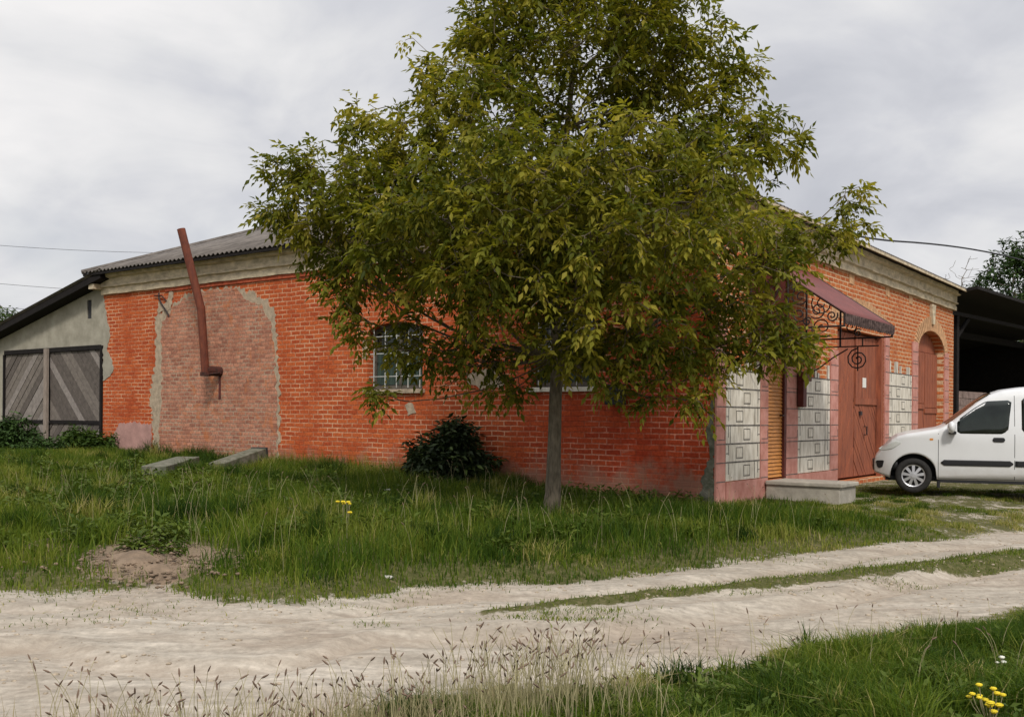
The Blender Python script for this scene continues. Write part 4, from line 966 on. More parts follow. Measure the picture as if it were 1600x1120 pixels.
def limbs(name, pts, par, rads, mat, parent, sides=6):
    """tapered tubes for every edge child->parent"""
    V = []; F = []; off = 0
    P = np.array(pts)
    for i, p in enumerate(par):
        if p < 0: continue
        a, b = P[p], P[i]; d = b - a; l = np.linalg.norm(d)
        if l < 1e-5: continue
        d /= l; u = np.cross(d, [0.3, 0.5, 0.8] if abs(d[2]) > 0.5 else [0, 0, 1.0]); u /= np.linalg.norm(u); v = np.cross(d, u)
        ns = sides if rads[p] > 0.02 else 4
        ra = min(rads[p], rads[i] * 1.35); rb = rads[i]
        for k in range(ns):
            t = 2 * math.pi * k / ns; c = u * math.cos(t) + v * math.sin(t); V.append(a - d * ra * 0.3 + c * ra)
        for k in range(ns):
            t = 2 * math.pi * k / ns; c = u * math.cos(t) + v * math.sin(t); V.append(b + c * rb)
        for k in range(ns): k2 = (k + 1) % ns; F.append((off + k, off + k2, off + ns + k2, off + ns + k))
        off += 2 * ns
    return npmesh(name, np.array(V), [np.array(F)], mat, None, parent, smooth=True)
def grow(trunk, lobes, ntips, avoid=None, penal=0.18, wob=0.12):
    nodes = [np.array(p, float) for p in trunk]; par = [-1] + list(range(len(trunk) - 1)); plen = [0.0]
    for i in range(1, len(nodes)): plen.append(plen[-1] + np.linalg.norm(nodes[i] - nodes[i - 1]))
    T0 = len(nodes)
    for (c, r) in lobes:       # one limb to each lobe
        c = np.array(c); best = None
        for i in range(T0):
            d = c - nodes[i]; hz = np.hypot(d[0], d[1])
            cost = np.linalg.norm(d) + 2.0 * max(0, hz * 0.55 - d[2]) + (9 if i < 4 else 0)
            if best is None or cost < best[0]: best = (cost, i)
        i = best[1]; a = nodes[i]; q = i; n = max(2, int(np.linalg.norm(c - a) / 0.45))
        for k in range(1, n + 1):
            t = k / n; p = a + (c - a) * t; p = p + np.array([0, 0, 1]) * (-0.25 * math.sin(math.pi * t) * np.hypot(*(c - a)[:2]) * 0.4) + rng.normal(0, wob * 0.35, 3) * math.sin(math.pi * t)
            nodes.append(p); par.append(q); plen.append(plen[q] + np.linalg.norm(p - nodes[q])); q = len(nodes) - 1
    vol = np.array([np.prod(r) ** 0.78 for _, r in lobes]); vol /= vol.sum()
    pts = []
    while len(pts) < ntips:
        k = rng.choice(len(lobes), p=vol); c, r = lobes[k]
        v = rvec(1)[0] * rng.random() ** 0.36; p = np.array(c) + v * np.array(r)
        if avoid is not None and avoid(p): continue
        pts.append(p)
    pts = np.array(pts); cen = np.array(trunk[-1]) * 0.5 + np.array(trunk[0]) * 0.5
    pts = pts[np.argsort(np.linalg.norm(pts - cen, axis=1))]
    cap = len(nodes) + 2 * ntips + 5; NA = np.full((cap, 3), 1e6); NA[:len(nodes)] = nodes; PL = np.full(cap, 1e6); PL[:len(nodes)] = plen; cnt = len(nodes)
    tips = []; dirs = []; low = 5 if len(trunk) > 8 else 2
    PL[:low] += 50
    for p in pts:
        cost = np.linalg.norm(NA[:cnt] - p, axis=1) + penal * PL[:cnt]; i = int(np.argmin(cost)); a = NA[i]; l = np.linalg.norm(p - a)
        if l < 0.05: continue
        mid = (a + p) / 2 + rng.normal(0, 0.08, 3) * min(1, l) + np.array([0, 0, -0.04 * l])
        NA[cnt] = mid; PL[cnt] = PL[i] + l / 2; par.append(i); NA[cnt + 1] = p; PL[cnt + 1] = PL[i] + l; par.append(cnt); cnt += 2
        tips.append(p); d = p - mid; dirs.append(d / (np.linalg.norm(d) + 1e-9))
    cntc = np.zeros(cnt)
    for i in range(cnt - 1, -1, -1):
        if cntc[i] == 0: cntc[i] = 1
        if par[i] >= 0: cntc[par[i]] += cntc[i]
    return NA[:cnt], par, cntc, np.array(tips), np.array(dirs)

TY = 12.7
TB = at(860, 800, TY); TB.z = gz(TB.x, TB.y) - 0.05
TR = empty('maple_tree', TB, 0, 'large leafy ash-leaved maple with olive green crown in front of the brick wall', 'tree')
tp = [(0, 0, 0)] + [tuple(at(px, py, TY + dy) - TB) for px, py, dy in ((864, 770, 0), (866, 700, 0), (868, 620, 0), (872, 560, 0.02), (868, 490, 0.05), (862, 420, 0.1), (868, 350, 0.1), (880, 280, 0.1), (886, 200, 0.05), (895, 120, 0.0), (905, 40, 0.0), (900, -60, 0), (905, -140, 0))]
lob = []
for (px, py, rx, ry, dy, rd) in [(900, 60, 185, 140, 0, 1.3), (850, -60, 130, 90, 0.2, 1.0), (1010, 0, 95, 100, -0.3, 0.9), (770, 60, 70, 90, 0.3, 0.7), (765, 170, 110, 95, -0.6, 1.0), (1045, 140, 125, 105, 0.4, 1.1),
        (610, 230, 85, 70, 0.5, 0.8), (555, 300, 110, 75, 0.0, 0.9), (560, 180, 38, 45, 0.3, 0.35), (690, 150, 60, 60, 0.2, 0.6), (660, 225, 60, 60, -0.2, 0.6), (1110, 60, 45, 50, 0.0, 0.5), (465, 260, 55, 35, 0.2, 0.45), (425, 250, 26, 42, 0.2, 0.3), (430, 330, 45, 16, 0.1, 0.3), (480, 340, 70, 50, 0.2, 0.6),
        (650, 350, 120, 80, -0.9, 0.8), (630, 330, 120, 80, 0.9, 0.8), (800, 320, 170, 130, -1.6, 1.1), (800, 300, 170, 130, 1.3, 1.1), (1000, 320, 180, 140, -1.5, 1.1), (1000, 300, 180, 140, 1.2, 1.1),
        (1140, 230, 95, 85, 0.2, 0.9), (1215, 215, 60, 42, 0.1, 0.45), (1160, 100, 34, 42, 0.2, 0.4), (1320, 305, 50, 26, 0.0, 0.3), (1335, 355, 26, 22, 0.0, 0.25), (1250, 365, 85, 42, -0.1, 0.6), (1160, 410, 95, 90, -0.4, 1.0),
        (900, 450, 190, 95, -1.4, 0.9), (900, 420, 160, 80, 0.6, 0.8), (735, 440, 130, 70, -0.7, 0.8), (590, 425, 90, 70, 0.2, 0.8), (530, 470, 42, 45, 0.1, 0.4), (500, 395, 55, 45, 0.2, 0.5), (560, 515, 34, 34, 0.1, 0.3), (640, 535, 52, 45, 0.1, 0.45), (580, 620, 38, 20, 0.1, 0.3),
        (735, 560, 75, 55, 0.0, 0.6), (970, 560, 105, 50, -0.8, 0.6), (1090, 555, 80, 72, -0.4, 0.8), (1175, 520, 60, 62, -0.5, 0.6), (1240, 545, 60, 38, -0.4, 0.45), (870, 540, 90, 45, 0.8, 0.6), (800, 610, 45, 25, 0.2, 0.4), (645, 60, 26, 16, 0.2, 0.2), (665, 100, 22, 26, 0.2, 0.2), (1020, 620, 60, 25, -0.7, 0.4), (1085, 625, 30, 26, -0.5, 0.3)]:
    c = at(px, py, TY + dy) - TB; lob.append((tuple(c), (rx / 126, rd, ry / 126)))
TBv = np.array(TB)
def avoid(p):
    q = p + TBv; lx = (q[0] - 3) * 0.594 + (q[1] - 15) * 0.805; ly = -(q[0] - 3) * 0.805 + (q[1] - 15) * 0.594
    return (lx > -0.45 and ly > -0.45 and q[2] < 4.9 + 0.4 * min(lx, ly)) or q[2] < 0.9
NA, par, cn_, tips, tdir = grow(tp, lob, 3500, avoid)
rad = 0.0042 * cn_ ** 0.40
rad[:5] = [0.15, 0.10, 0.086, 0.080, 0.078]; rad[5:14] = np.minimum(rad[5:14], np.linspace(0.076, 0.012, 9))
limbs('trunk', NA, par, rad, M['bark'], TR, 10)
foliage('crown', tips, tdir, M['leaf'], TR, per=6, leaf=0.100, spread=0.20, droop=0.9)

def small_tree(name, base, h, lobes, n, mat, label, leaf=0.12, per=5, cat='tree'):
    E = empty(name, base, 0, label, cat)
    tr = [(0, 0, 0)] + [(0.05 * math.sin(i), 0.04 * math.cos(i * 2), h * i / 6) for i in range(1, 7)]
    NA, par, c_, tips, td = grow(tr, lobes, n); r = 0.008 * c_ ** 0.42
    limbs('trunk', NA, par, r, M['bark'], E)
    if per: foliage('crown', tips, td, mat, E, per=per, leaf=leaf, comp=False)
    return E
b = at(1598, 560, 40); b.z = 0
small_tree('deciduous_tree', b, 6, [((0, 0, 6.2), (2.1, 1.8, 1.6)), ((0.9, 0, 7.9), (1.3, 1.2, 1.2)), ((-1.2, 0, 5.3), (1.1, 1.2, 0.9)), ((-0.2, 0.3, 4.4), (2.1, 1.5, 1.4)), ((1.8, 0.3, 5), (2.1, 1.5, 2.4)), ((-0.5, 0, 7.6), (0.9, 0.7, 0.8))], 1500, M['leafdark'], 'dark green leafy tree behind the open shed at the right edge', leaf=0.17, per=6)
b = at(-8, 600, 42); b.z = 0
small_tree('deciduous_tree', b, 4.6, [((0, 0, 4.6), (1.3, 1.3, 1.1)), ((0.8, 0, 4.0), (0.9, 1, 1.1)), ((-1, 0, 3.9), (1.4, 1, 1.2))], 600, M['leafgreen'], 'pale green treetop rising behind the shed roof at the left edge', leaf=0.15, per=6)
b = at(1503, 560, 46); b.z = 0
small_tree('bare_tree', b, 7.6, [((0.2, 0, 8.0), (0.8, 0.6, 0.7)), ((-0.6, 0, 7.0), (0.9, 0.6, 0.9)), ((0.6, 0, 6.6), (0.6, 0.6, 1.2))], 70, M['leafdark'], 'thin leafless tree behind the building at the right', per=0)

def bush(name, c, r, n, mat, label, leaf=0.09, per=5, droop=0.9):
    E = empty(name, c, 0, label, 'bush')
    v = rvec(n) * (rng.random((n, 1)) ** 0.35) * np.array(r); v[:, 2] = np.abs(v[:, 2]) * 1.0
    wob = 1 + 0.22 * np.sin(v[:, :1] * 7) * np.cos(v[:, 2:] * 6 + 1); v *= wob
    m = MB()
    for i in range(0, n, max(1, n // 60)): m.tube([(0.1 * random.uniform(-1, 1), 0.1 * random.uniform(-1, 1), 0), tuple(v[i] * 0.5 + np.array([0, 0, 0.1])), tuple(v[i])], [0.012, 0.008, 0.004], 4)
    m.build('stems', M['bark'], E)
    d = v / (np.linalg.norm(v, axis=1)[:, None] + 1e-6)
    foliage('leaves', v, d, mat, E, per=per, leaf=leaf, comp=False, droop=droop)
    return E
c = at(697, 760, 17.15); c.z = gz(c.x, c.y) - 0.02
bush('dark_bush', c, (0.76, 0.62, 1.15), 1000, M['bushdark'], 'dark rounded bush growing against the brick wall under the first window', 0.12)
c = at(135, 705, 24.2); c.z = gz(c.x, c.y)
bush('green_bush', c, (0.85, 0.5, 0.55), 420, M['leafgreen'], 'low green bush at the foot of the shed gate beside the brick corner', 0.11)
c = at(14, 712, 24.0); c.z = gz(c.x, c.y)
bush('green_bush', c, (0.75, 0.5, 0.85), 420, M['leafdark'], 'dark green shrub at the left edge in front of the shed gate', 0.11)
c = at(65, 720, 23.6); c.z = gz(c.x, c.y)
bush('green_bush', c, (0.6, 0.4, 0.36), 260, M['leafdark'], 'small dark green shrub between the two larger ones at the gate', 0.10)

# ---------------------------------------------------------------- grass
def blades(name, X, Y, H, W, var, mat, lean=0.35, zoff=-0.02):
    n = len(X); Z = hgt(X, Y) + zoff; b = np.stack([X, Y, Z], 1)
    a = rng.uniform(0, 2 * math.pi, n); s = np.stack([np.cos(a), np.sin(a), np.zeros(n)], 1); a2 = rng.uniform(0, 2 * math.pi, n)
    ld = np.stack([np.cos(a2), np.sin(a2), np.zeros(n)], 1); ll = (np.abs(rng.normal(0, lean, n)) + 0.05)[:, None]; H_ = H[:, None]; W_ = W[:, None]
    m1 = b + np.array([0, 0, 1]) * H_ * 0.55 + ld * ll * H_ * 0.3; tp_ = b + np.array([0, 0, 1]) * H_ * (1 - 0.25 * np.minimum(ll, 1)) + ld * ll * H_ * 1.0
    V = np.stack([b - s * W_ / 2, b + s * W_ / 2, m1 + s * W_ * 0.4, m1 - s * W_ * 0.4, tp_], 1).reshape(-1, 3); i = np.arange(n) * 5
    return npmesh(name, V, [np.stack([i, i + 1, i + 2, i + 3], 1), np.stack([i + 3, i + 2, i + 4], 1)], mat, {'var': np.repeat(np.clip(var, 0, 1), 5)})
def scatter(n, x0, x1, y0, y1):
    return rng.uniform(x0, x1, n), rng.uniform(y0, y1, n)
# meadow between the track and the building
X, Y = scatter(520000, -14, 18, 7.5, 25)
d = Y - Yu(X); sd_ = sodness(X, Y); cl = fbm(X * 1.1, Y * 1.1, 21); cl2 = fbm(X * 0.45, Y * 0.6, 22)
keep = (d > -0.15) & ~in_build(X, Y, 0.02) & (rng.random(len(X)) < sd_ * (0.35 + 0.75 * cl) + 0.5 * (d < 0.9) * (sd_ > 0.25)) & (np.abs(X / Y) < 0.56) & (Y<np.where(X>2,24,25))
# step and slabs keep clear; parking area is short
lx = (X - 3) * 0.594 + (Y - 15) * 0.805; ly = -(X - 3) * 0.805 + (Y - 15) * 0.594
keep &= ~((lx > 1.7) & (lx < 2.7) & (ly > -1.35) & (ly < 0.1))
X, Y, d, cl, cl2, sd_, lx, ly = [a[keep] for a in (X, Y, d, cl, cl2, sd_, lx, ly)]
wallprox = np.exp(-np.clip(-lx, 0, 9) / 1.6) * (ly > 4) * (ly < 9)
H = 0.085 + 0.20 * sst(d / 1.3) * (0.30 + 1.1 * cl) * (0.45 + 0.85 * cl2) + 0.16 * wallprox * cl * 2
park = sst((X - 4.0) / 1.6) * sst((Y - 12.2 - 0.1 * (X - 5)) / 1.0)
H = H * (1 - 0.70 * park) * rng.uniform(0.55, 1.3, len(X))
H *= 1 - 0.45 * sst((X - 0.5) / 2) * sst((Y - 12.8) / 1.5)
left = sst((-X - 3) / 4) * sst((d - 2) / 3)
H *= 1 - 0.25 * left
var = -0.04 + 0.80 * fbm(X * 0.8, Y * 1.3, 41) + 0.34 * (fbm(X * 2.6, Y * 2.6, 42) - 0.4) + rng.normal(0, 0.10, len(X)) + 0.20 * park + 0.12 * left + 0.16 * sst((X - 0) / 4) * sst((13.5 - Y) / 3) + 0.10 * np.exp(-(d / 0.6) ** 2)
var += (rng.random(len(X)) < 0.04) * 0.35
tag(blades('meadow_grass', X, Y, H, rng.uniform(0.007, 0.013, len(X)), var, M['grass']), 'tall green grass between the sandy track and the brick building', 'grass', kind='stuff')
def tussocks(name, P, mat, label, dens=1.0, lean=0.5, wd=(0.006, 0.012)):
    X, Y, H, Vv, W = [], [], [], [], []
    for (x, y, r, h, v) in P:
        n = int(900 * r * dens); X.append(rng.normal(x, r * 0.5, n)); Y.append(rng.normal(y, r * 0.4, n))
        q = np.exp(-(((X[-1] - x) / r) ** 2 + ((Y[-1] - y) / r) ** 2)); H.append(h * (0.35 + 0.65 * q) * rng.uniform(0.5, 1.2, n)); Vv.append(v + rng.normal(0, 0.10, n))
    X, Y, H, Vv = map(np.concatenate, (X, Y, H, Vv)); k = ~in_build(X, Y, 0.02) & (H > 0.02) & ~((Y > Yl(X) - 0.03) & (Y < Yu(X) + 0.03))
    return tag(blades(name, X[k], Y[k], H[k], rng.uniform(*wd, k.sum()), Vv[k], mat, lean), label, 'grass', kind='stuff')
P = []
for i in range(620):
    x = random.uniform(-11, 6.5); y = random.uniform(8.3, 21)
    if abs(x / y) > 0.55 or y < float(Yu(x)) + 0.3 or bool(in_build(np.array([x]), np.array([y]), 0.12)[0]) or (x > 3.4 and y > 12.6) or math.hypot(x - BARE.x, y - BARE.y) < 0.9: continue
    near = min(1, (y - float(Yu(x))) / 1.8)
    P.append((x, y, random.uniform(0.12, 0.42), (0.10 + 0.30 * random.random() ** 1.3) * (0.4 + 0.6 * near) * (0.65 if x > 1 and y > 12.5 else 1), random.choice((0.0, 0.08, 0.15, 0.3, 0.5, 0.72, 0.85))))
for i in range(110):
    yl = random.uniform(0.4, 13.5); q_ = BM @ Vector((-random.uniform(0.15, 0.9), yl, 0)); P.append((q_.x, q_.y, random.uniform(0.12, 0.35), random.uniform(0.18, 0.5) * (0.6 if yl < 3 else 1), random.choice((0.0, 0.1, 0.3, 0.6, 0.85))))
tussocks('meadow_tussocks', P, M['grass'], 'rough mixed tussocks of darker and yellower grass in the meadow')
P = []
for i in range(210):
    x = random.uniform(3.6, 10.5); y = random.uniform(12.3, 18.5)
    if y < float(Yu(x)) + 0.25 or bool(in_build(np.array([x]), np.array([y]), 0.1)[0]) or x < 4.4 and 14 < y < 16.2: continue
    P.append((x, y, random.uniform(0.10, 0.34), random.uniform(0.05, 0.13), random.choice((0.3, 0.5, 0.65, 0.8, 0.9))))
tussocks('parking_tufts', P, M['grass'], 'short yellowish tufts growing in the worn ground before the van')
P = []
for i in range(170):
    x = random.uniform(-0.6, 5.0); y = random.uniform(4.3, 7.3)
    if y > float(Yl(x)) - 0.08 or abs(x / y - 0.472) < 0.07 and y < 5: continue
    P.append((x, y, random.uniform(0.06, 0.2), random.uniform(0.06, 0.24), random.choice((0.02, 0.1, 0.2, 0.4, 0.6, 0.85, 0.95))))
tussocks('verge_tussocks', P, M['grass'], 'rough tufts of dark and dry grass in the foreground verge', 1.6, 0.9, (0.004, 0.010))
# centre strip of the track and tufts at its edges
X, Y = scatter(420000, -9, 14, 5.5, 15)
md = np.abs(Y - Ym(X)) < Mw(X) + edge_n(X, Y) * 0.25
keep = md & (X > MD[0].x) & (np.abs(X / Y) < 0.58); X, Y = X[keep], Y[keep]
k2 = rng.random(len(X)) < 0.85; X, Y = X[k2], Y[k2]
var = 0.50 + 0.3 * (fbm(X * 2, Y * 4, 51) - 0.3) + rng.normal(0, 0.14, len(X))
H = rng.uniform(0.02, 0.065, len(X)) * (0.6 + 0.9 * fbm(X * 3, Y * 3, 52))
tag(blades('track_grass', X, Y, H, rng.uniform(0.006, 0.010, len(X)), var, M['grass'], 0.6), 'short dry grass strip between the wheel tracks', 'grass', kind='stuff')
X, Y = [], []
for (px, py, rx, ry, n) in ((130, 945, 1.0, .16, 260), (60, 930, .5, .1, 200), (200, 958, .35, .1, 90), (90, 972, .4, .1, 100), (590, 975, .12, .06, 60), (500, 945, .4, .08, 160), (890, 968, 0.3, 0.07, 500), (855, 958, 0.08, 0.05, 120), (930, 955, .2, .06, 300), (1400, 912, 0.22, 0.08, 220), (1150, 928, .4, .06, 200), (700, 920, .4, .08, 200), (1540, 1085, .3, .1, 100), (1290, 885, .6, .1, 150), (610, 928, .25, .05, 120), (575, 934, .2, .04, 120)):
    p = gp(px, py); X.append(p.x + rng.normal(0, rx, n)); Y.append(p.y + rng.normal(0, ry, n))
X = np.concatenate(X); Y = np.concatenate(Y)
tag(blades('sand_tufts', X, Y, rng.uniform(0.02, 0.07, len(X)), rng.uniform(0.005, 0.009, len(X)), 0.6 + rng.normal(0, 0.15, len(X)), M['grass'], 0.7), 'sparse tiny tufts growing in the sandy track', 'grass', kind='stuff')
# foreground verge
X, Y = scatter(420000, -4.5, 9, 3.6, 9)
e = edge_n(X, Y); d = Yl(X) - Y + e * 0.35
keep = (d > -0.06) & (np.abs(X / Y) < 0.6) & (rng.random(len(X)) < sst((X + 2.2) / 2.2) * 0.9 + 0.06) & (Y > 3.4)
gap = np.exp(-(((X - 2.15) / 0.3) ** 2 + ((Y - 5.05) / 0.16) ** 2)); keep &= rng.random(len(X)) > gap * 1.1
X, Y, d = X[keep], Y[keep], d[keep]
cl = fbm(X * 2.2, Y * 2.2, 61)
H = (0.035 + 0.135 * sst((d + 0.05) / 0.9) * (0.25 + 1.4 * cl)) * rng.uniform(0.5, 1.3, len(X)) * (0.55 + 0.5 * sst((X + 1) / 3)) * (1 - 0.3 * sst((X - 3) / 3)) * np.where((np.abs(X / Y - 0.472) < 0.06) & (Y < 4.8), 0.35, 1.0)
var = 0.12 + 0.55 * fbm(X * 1.6, Y * 1.6, 62) + rng.normal(0, 0.11, len(X)) + 0.25 * np.exp(-(d / 0.3) ** 2) + 0.2 * (1 - sst((X + 1.5) / 2)) + (rng.random(len(X)) < 0.05) * 0.4
tag(blades('verge_grass', X, Y, H, rng.uniform(0.004, 0.009, len(X)), var, M['grass'], 0.7), 'lush green grass verge at the bottom right in front of the track', 'grass', kind='stuff')
# broad leaved weeds in the verge and the meadow
def weeds(name, P, n, rr_, leaf, mat, label):
    vs = []; ds = []
    for (x, y, s) in P:
        k = int(n * s); v = rvec(k) * (rng.random((k, 1)) ** 0.5) * rr_ * s; v[:, 2] = np.abs(v[:, 2]) * 0.9; z = gz(x, y)
        vs.append(v + np.array([x, y, z])); ds.append(v / (np.linalg.norm(v, axis=1)[:, None] + 1e-6))
    o = foliage(name, np.concatenate(vs), np.concatenate(ds), mat, None, per=3, leaf=leaf, comp=False, droop=0.3)
    return tag(o, label, 'weeds', kind='stuff')
P = []
for i in range(110):
    x = random.uniform(0.2, 4.4); y = random.uniform(4.4, 6.4)
    if y < float(Yl(x)) - 0.35: P.append((x, y, random.uniform(0.5, 1.1)))
weeds('verge_weeds', P, 40, 0.15, 0.05, M['weedleaf'], 'broad leaved weeds growing among the foreground grass')
P = []
for i in range(330):
    x = random.uniform(-10, 5); y = random.uniform(9, 19)
    if y > float(Yu(x)) + 0.9 and not bool(in_build(np.array([x]), np.array([y]), 0.1)[0]) and not (x > 3.2 and y > 12.5): P.append((x, y, random.uniform(0.5, 1.2)))
weeds('meadow_weeds', P, 40, 0.26, 0.08, M['weedleaf'], 'leafy weeds standing among the tall meadow grass')
P = []
for i in range(60):   # along the wall foot
    yl = random.uniform(0.1, 12); q_ = BM @ Vector((-random.uniform(0.1, 0.5), yl, 0)); P.append((q_.x, q_.y, random.uniform(0.5, 1.2)))
weeds('wall_foot_weeds', P, 36, 0.24, 0.07, M['weedleaf'], 'weeds crowding the foot of the red brick wall')

# seed-head grasses in front
def seedgrass(name, spots, label):
    m = MB(); V = []; A = []
    for (x, y, h, hd) in spots:
        z = gz(x, y) - 0.01; a = random.uniform(0, 6.28); ln = random.uniform(0.05, 0.35) * h
        pts = []
        for k in range(5):
            t_ = k / 4; pts.append((x + math.cos(a) * ln * t_ ** 2, y + math.sin(a) * ln * t_ ** 2, z + h * (t_ - 0.12 * t_ ** 3)))
        m.tube(pts, [0.0022, 0.002, 0.0017, 0.0015, 0.0012], 3, 0, False)
        if hd:
            p = Vector(pts[-1]); dn = (Vector(pts[-1]) - Vector(pts[-2])).normalized(); L_ = random.uniform(0.018, 0.045); dn = (dn + Vector((math.cos(a), math.sin(a), -0.2)) * random.uniform(0.1, 0.9)).normalized()
            m.tube([tuple(p), tuple(p + dn * L_ * 0.35), tuple(p + dn * L_ * 0.75), tuple(p + dn * L_)], [0.002, 0.0045, 0.0035, 0.001], 4, 1, False)
    o = m.build(name, [M['straw2'], M['seed']], None, flipfix=False); return tag(o, label, 'grass', kind='stuff')
M['straw2'] = simple('straw_stalks', (0.27, 0.24, 0.13), 0.9, 0.35, 9)
sp_ = []
def pxspot(px, py, h0, h1, hd=0.75):
    p = zpt(px, py, -0.22); sp_.append((p.x, p.y, random.uniform(h0, h1), random.random() < hd))
for i in range(300): pxspot(random.gauss(850, 85), random.uniform(1085, 1165), 0.24, 0.50, 0.6)
for i in range(150): pxspot(random.gauss(640, 90), random.uniform(1120, 1200), 0.14, 0.38, 0.6)
for i in range(190): pxspot(random.gauss(360, 130), random.uniform(1145, 1230), 0.14, 0.40, 0.6)
for i in range(50): pxspot(random.uniform(50, 560), random.uniform(1130, 1200), 0.2, 0.42, 1)
for i in range(60): pxspot(random.uniform(1000, 1600), random.uniform(1000, 1090), 0.16, 0.36, 0.6)
seedgrass('seed_grass', sp_, 'dry brown seed-head grasses standing before the track')
X, Y = [], []
for (px, py, sx, n) in ((860, 1110, .36, 1500), (640, 1150, .36, 900), (360, 1175, .55, 1100), (200, 1165, 0.7, 350)):
    p = zpt(px, py, -0.22); X.append(p.x + rng.normal(0, sx, n)); Y.append(p.y + rng.normal(0, 0.14, n))
X = np.concatenate(X); Y = np.concatenate(Y)
tag(blades('straw_grass', X, Y, rng.uniform(0.06, 0.24, len(X)), rng.uniform(0.003, 0.005, len(X)), rng.random(len(X)), M['straw'], 0.35), 'straw coloured thin grass at the bottom left edge', 'grass', kind='stuff')
# tall thin stems in the meadow
sp_ = []
for i in range(420):
    x = random.uniform(-9, 4.5); y = random.uniform(8.5, 16)
    if y > float(Yu(x)) + 0.5 and not bool(in_build(np.array([x]), np.array([y]), 0.1)[0]) and not (x>3.4 and y>12.8): sp_.append((x, y, random.uniform(0.3, 0.62), random.random() < 0.7))
seedgrass('meadow_stems', sp_, 'thin flowering grass stems rising from the meadow')

# ---------------------------------------------------------------- flowers, soil, stones
def flower(px, py, Y0, n, spread, mat, label, h=0.3, rr_=0.016, ground=None):
    c = at(px, py, Y0); g = gz(c.x, c.y)
    E = empty('wildflower', (c.x, c.y, g), 0, label, 'flower')
    m = MB(); m2 = MB(); hh = c.z - g
    for i in range(n):
        x, y = random.gauss(0, spread), random.gauss(0, spread); z = hh + random.gauss(0, spread * 0.7)
        m.tube([(x * 0.3, y * 0.3, 0), (x * 0.8, y * 0.8, z * 0.6), (x, y, z)], 0.0022, 4)
        m2 = MB(); q = rr_ * random.uniform(0.7, 1.15); vs = [(x, y, z - q * 0.5)]; fs = []
        for j, (rj, zj) in enumerate(((0.55, -0.35), (1.0, 0.1), (0.75, 0.5))):
            for k in range(12):
                a = k * math.pi / 6 + j * 0.2; r = q * rj * (1 if k % 2 else 0.72); vs.append((x + r * math.cos(a), y + r * math.sin(a), z + q * zj))
        vs.append((x, y, z + q * 0.6))
        for k in range(12):
            k2 = (k + 1) % 12; fs.append((0, 1 + k2, 1 + k)); fs.append((25 + k, 25 + k2, 37))
            for j in (0, 1): b_ = 1 + j * 12; fs.append((b_ + k, b_ + k2, b_ + 12 + k2, b_ + 12 + k))
        m2.add(vs, fs); m2.build('flower_head', mat, E)
    m.build('stems', M['straw2'], E)
flower(1548, 1097, 4.7, 15, 0.065, M['yellow'], 'cluster of bright yellow flowers in the bottom right corner', rr_=0.019)
flower(536, 790, 11.0, 7, 0.045, M['yellow'], 'small yellow flower head standing in the meadow left of the tree', rr_=0.026)
flower(1563, 1030, 5.6, 3, 0.03, M['whitepetal'], 'small white flower in the foreground grass above the yellow flowers', rr_=0.016)
flower(605, 765, 14.5, 3, 0.04, M['whitepetal'], 'pale flower head in the meadow near the dark bush', rr_=0.02)
def mound(px, py, Y0, rx, ry, h, label, seed):
    c = gp(px, py); n = 40; vs = []
    for i in range(n + 1):
        for j in range(n + 1):
            u, v = i / n * 2 - 1, j / n * 2 - 1; x = c.x + u * rx; y = c.y + v * ry; r = min(1, math.hypot(u, v))
            f = (1 - r * r) ** 1.5 if r < 1 else 0
            nz_ = float(fbm(np.array([x * 5]), np.array([y * 5]), seed)[0])
            vs.append((x, y, gz(x, y) - 0.03 + f * h * (0.35 + 1.3 * nz_) + (0.02 if r < 0.9 else 0)))
    fs = [(i * (n + 1) + j, (i + 1) * (n + 1) + j, (i + 1) * (n + 1) + j + 1, i * (n + 1) + j + 1) for i in range(n) for j in range(n)]
    m = MB(); m.add(vs, fs); return tag(m.build('soil_mound', M['soil'], None, smooth=True, flipfix=False), label, 'mound')
mound(205, 878, 10, 0.5, 0.45, 0.09, 'reddish brown heap of loose soil left of the paler one beside the track', 71)
mound(265, 893, 9.5, 0.42, 0.32, 0.07, 'paler brown heap of loose soil nearer the track', 72)
mound(85, 852, 11, 0.35, 0.3, 0.07, 'small soil heap in the grass at the far left', 73)
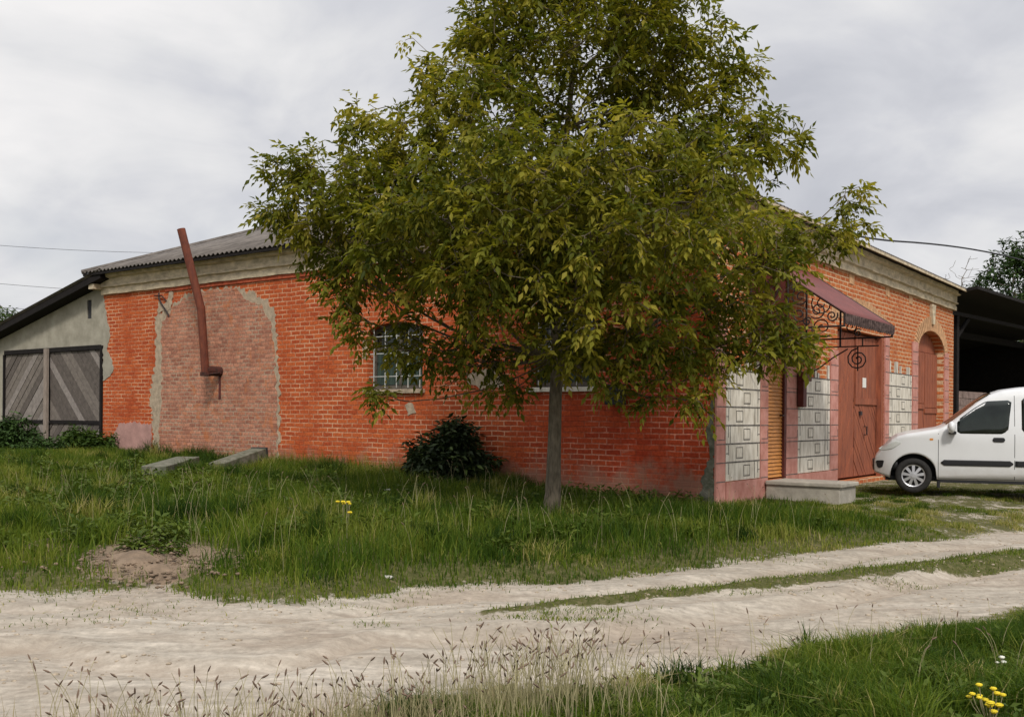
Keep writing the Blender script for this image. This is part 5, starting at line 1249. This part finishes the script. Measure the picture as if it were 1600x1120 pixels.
# clods and pebbles of the track and the soil heaps
def clods(name, X, Y, S, mat, label, zl=0.0):
    bm = bmesh.new(); bmesh.ops.create_icosphere(bm, subdivisions=1, radius=1); bv = np.array([v.co[:] for v in bm.verts]); bf = np.array([[v.index for v in f.verts] for f in bm.faces]); bm.free()
    n = len(X); k = len(bv); Z = hgt(X, Y) + zl
    Vv = bv[None] * (1 + rng.uniform(-0.3, 0.3, (n, k, 1))) * S[:, None, None] * np.array([1.2, 1.0, 0.6]) + np.stack([X, Y, Z], 1)[:, None]
    return tag(npmesh(name, Vv.reshape(-1, 3), [(bf[None] + (np.arange(n) * k)[:, None, None]).reshape(-1, 3)], mat), label, 'pebbles', kind='stuff')
X, Y = scatter(22000, -8, 12, 4.6, 14); k_ = (Y < Yu(X) + 0.1) & (Y > Yl(X) - 0.1) & (rng.random(len(X)) < 0.15 + 0.85 * (fbm(X * 1.5, Y * 2.5, 81) > 0.55)); X, Y = X[k_], Y[k_]
clods('track_pebbles', X, Y, 0.004 + 0.016 * rng.random(len(X)) ** 3, M['clod'], 'small clods and pebbles lying on the sandy track')
n = 500; X = np.concatenate([rng.normal(p.x, 0.42, n // 2) for p in (gp(205, 878), gp(265, 893))]); Y = np.concatenate([rng.normal(p.y, 0.3, n // 2) for p in (gp(205, 878), gp(265, 893))])
clods('soil_clods', X, Y, 0.006 + 0.022 * rng.random(n) ** 3, M['soil'], 'loose brown clods scattered round the soil heaps', 0.05)
def stone(px, py, r, label, seed):
    p = gp(px, py); bm = bmesh.new(); bmesh.ops.create_icosphere(bm, subdivisions=3, radius=1); rr = random.Random(seed)
    for v in bm.verts:
        k = 1 + 0.25 * math.sin(v.co.x * 3 + seed) * math.cos(v.co.y * 4 + seed * 2); v.co = Vector((v.co.x * r * 1.5 * k, v.co.y * r * k, v.co.z * r * 0.55 * k))
    me = bpy.data.meshes.new('stone'); bm.to_mesh(me); bm.free(); me.materials.append(M['stone']); me.polygons.foreach_set('use_smooth', [True] * len(me.polygons))
    o = bpy.data.objects.new('stone', me); COL.objects.link(o); o.location = (p.x, p.y, p.z + r * 0.2); tag(o, label, 'stone')
stone(607, 902, 0.028, 'small white stone in the grass at the edge of the track', 1)
stone(312, 828, 0.06, 'pale flat stone in the grass above the soil heaps', 2)
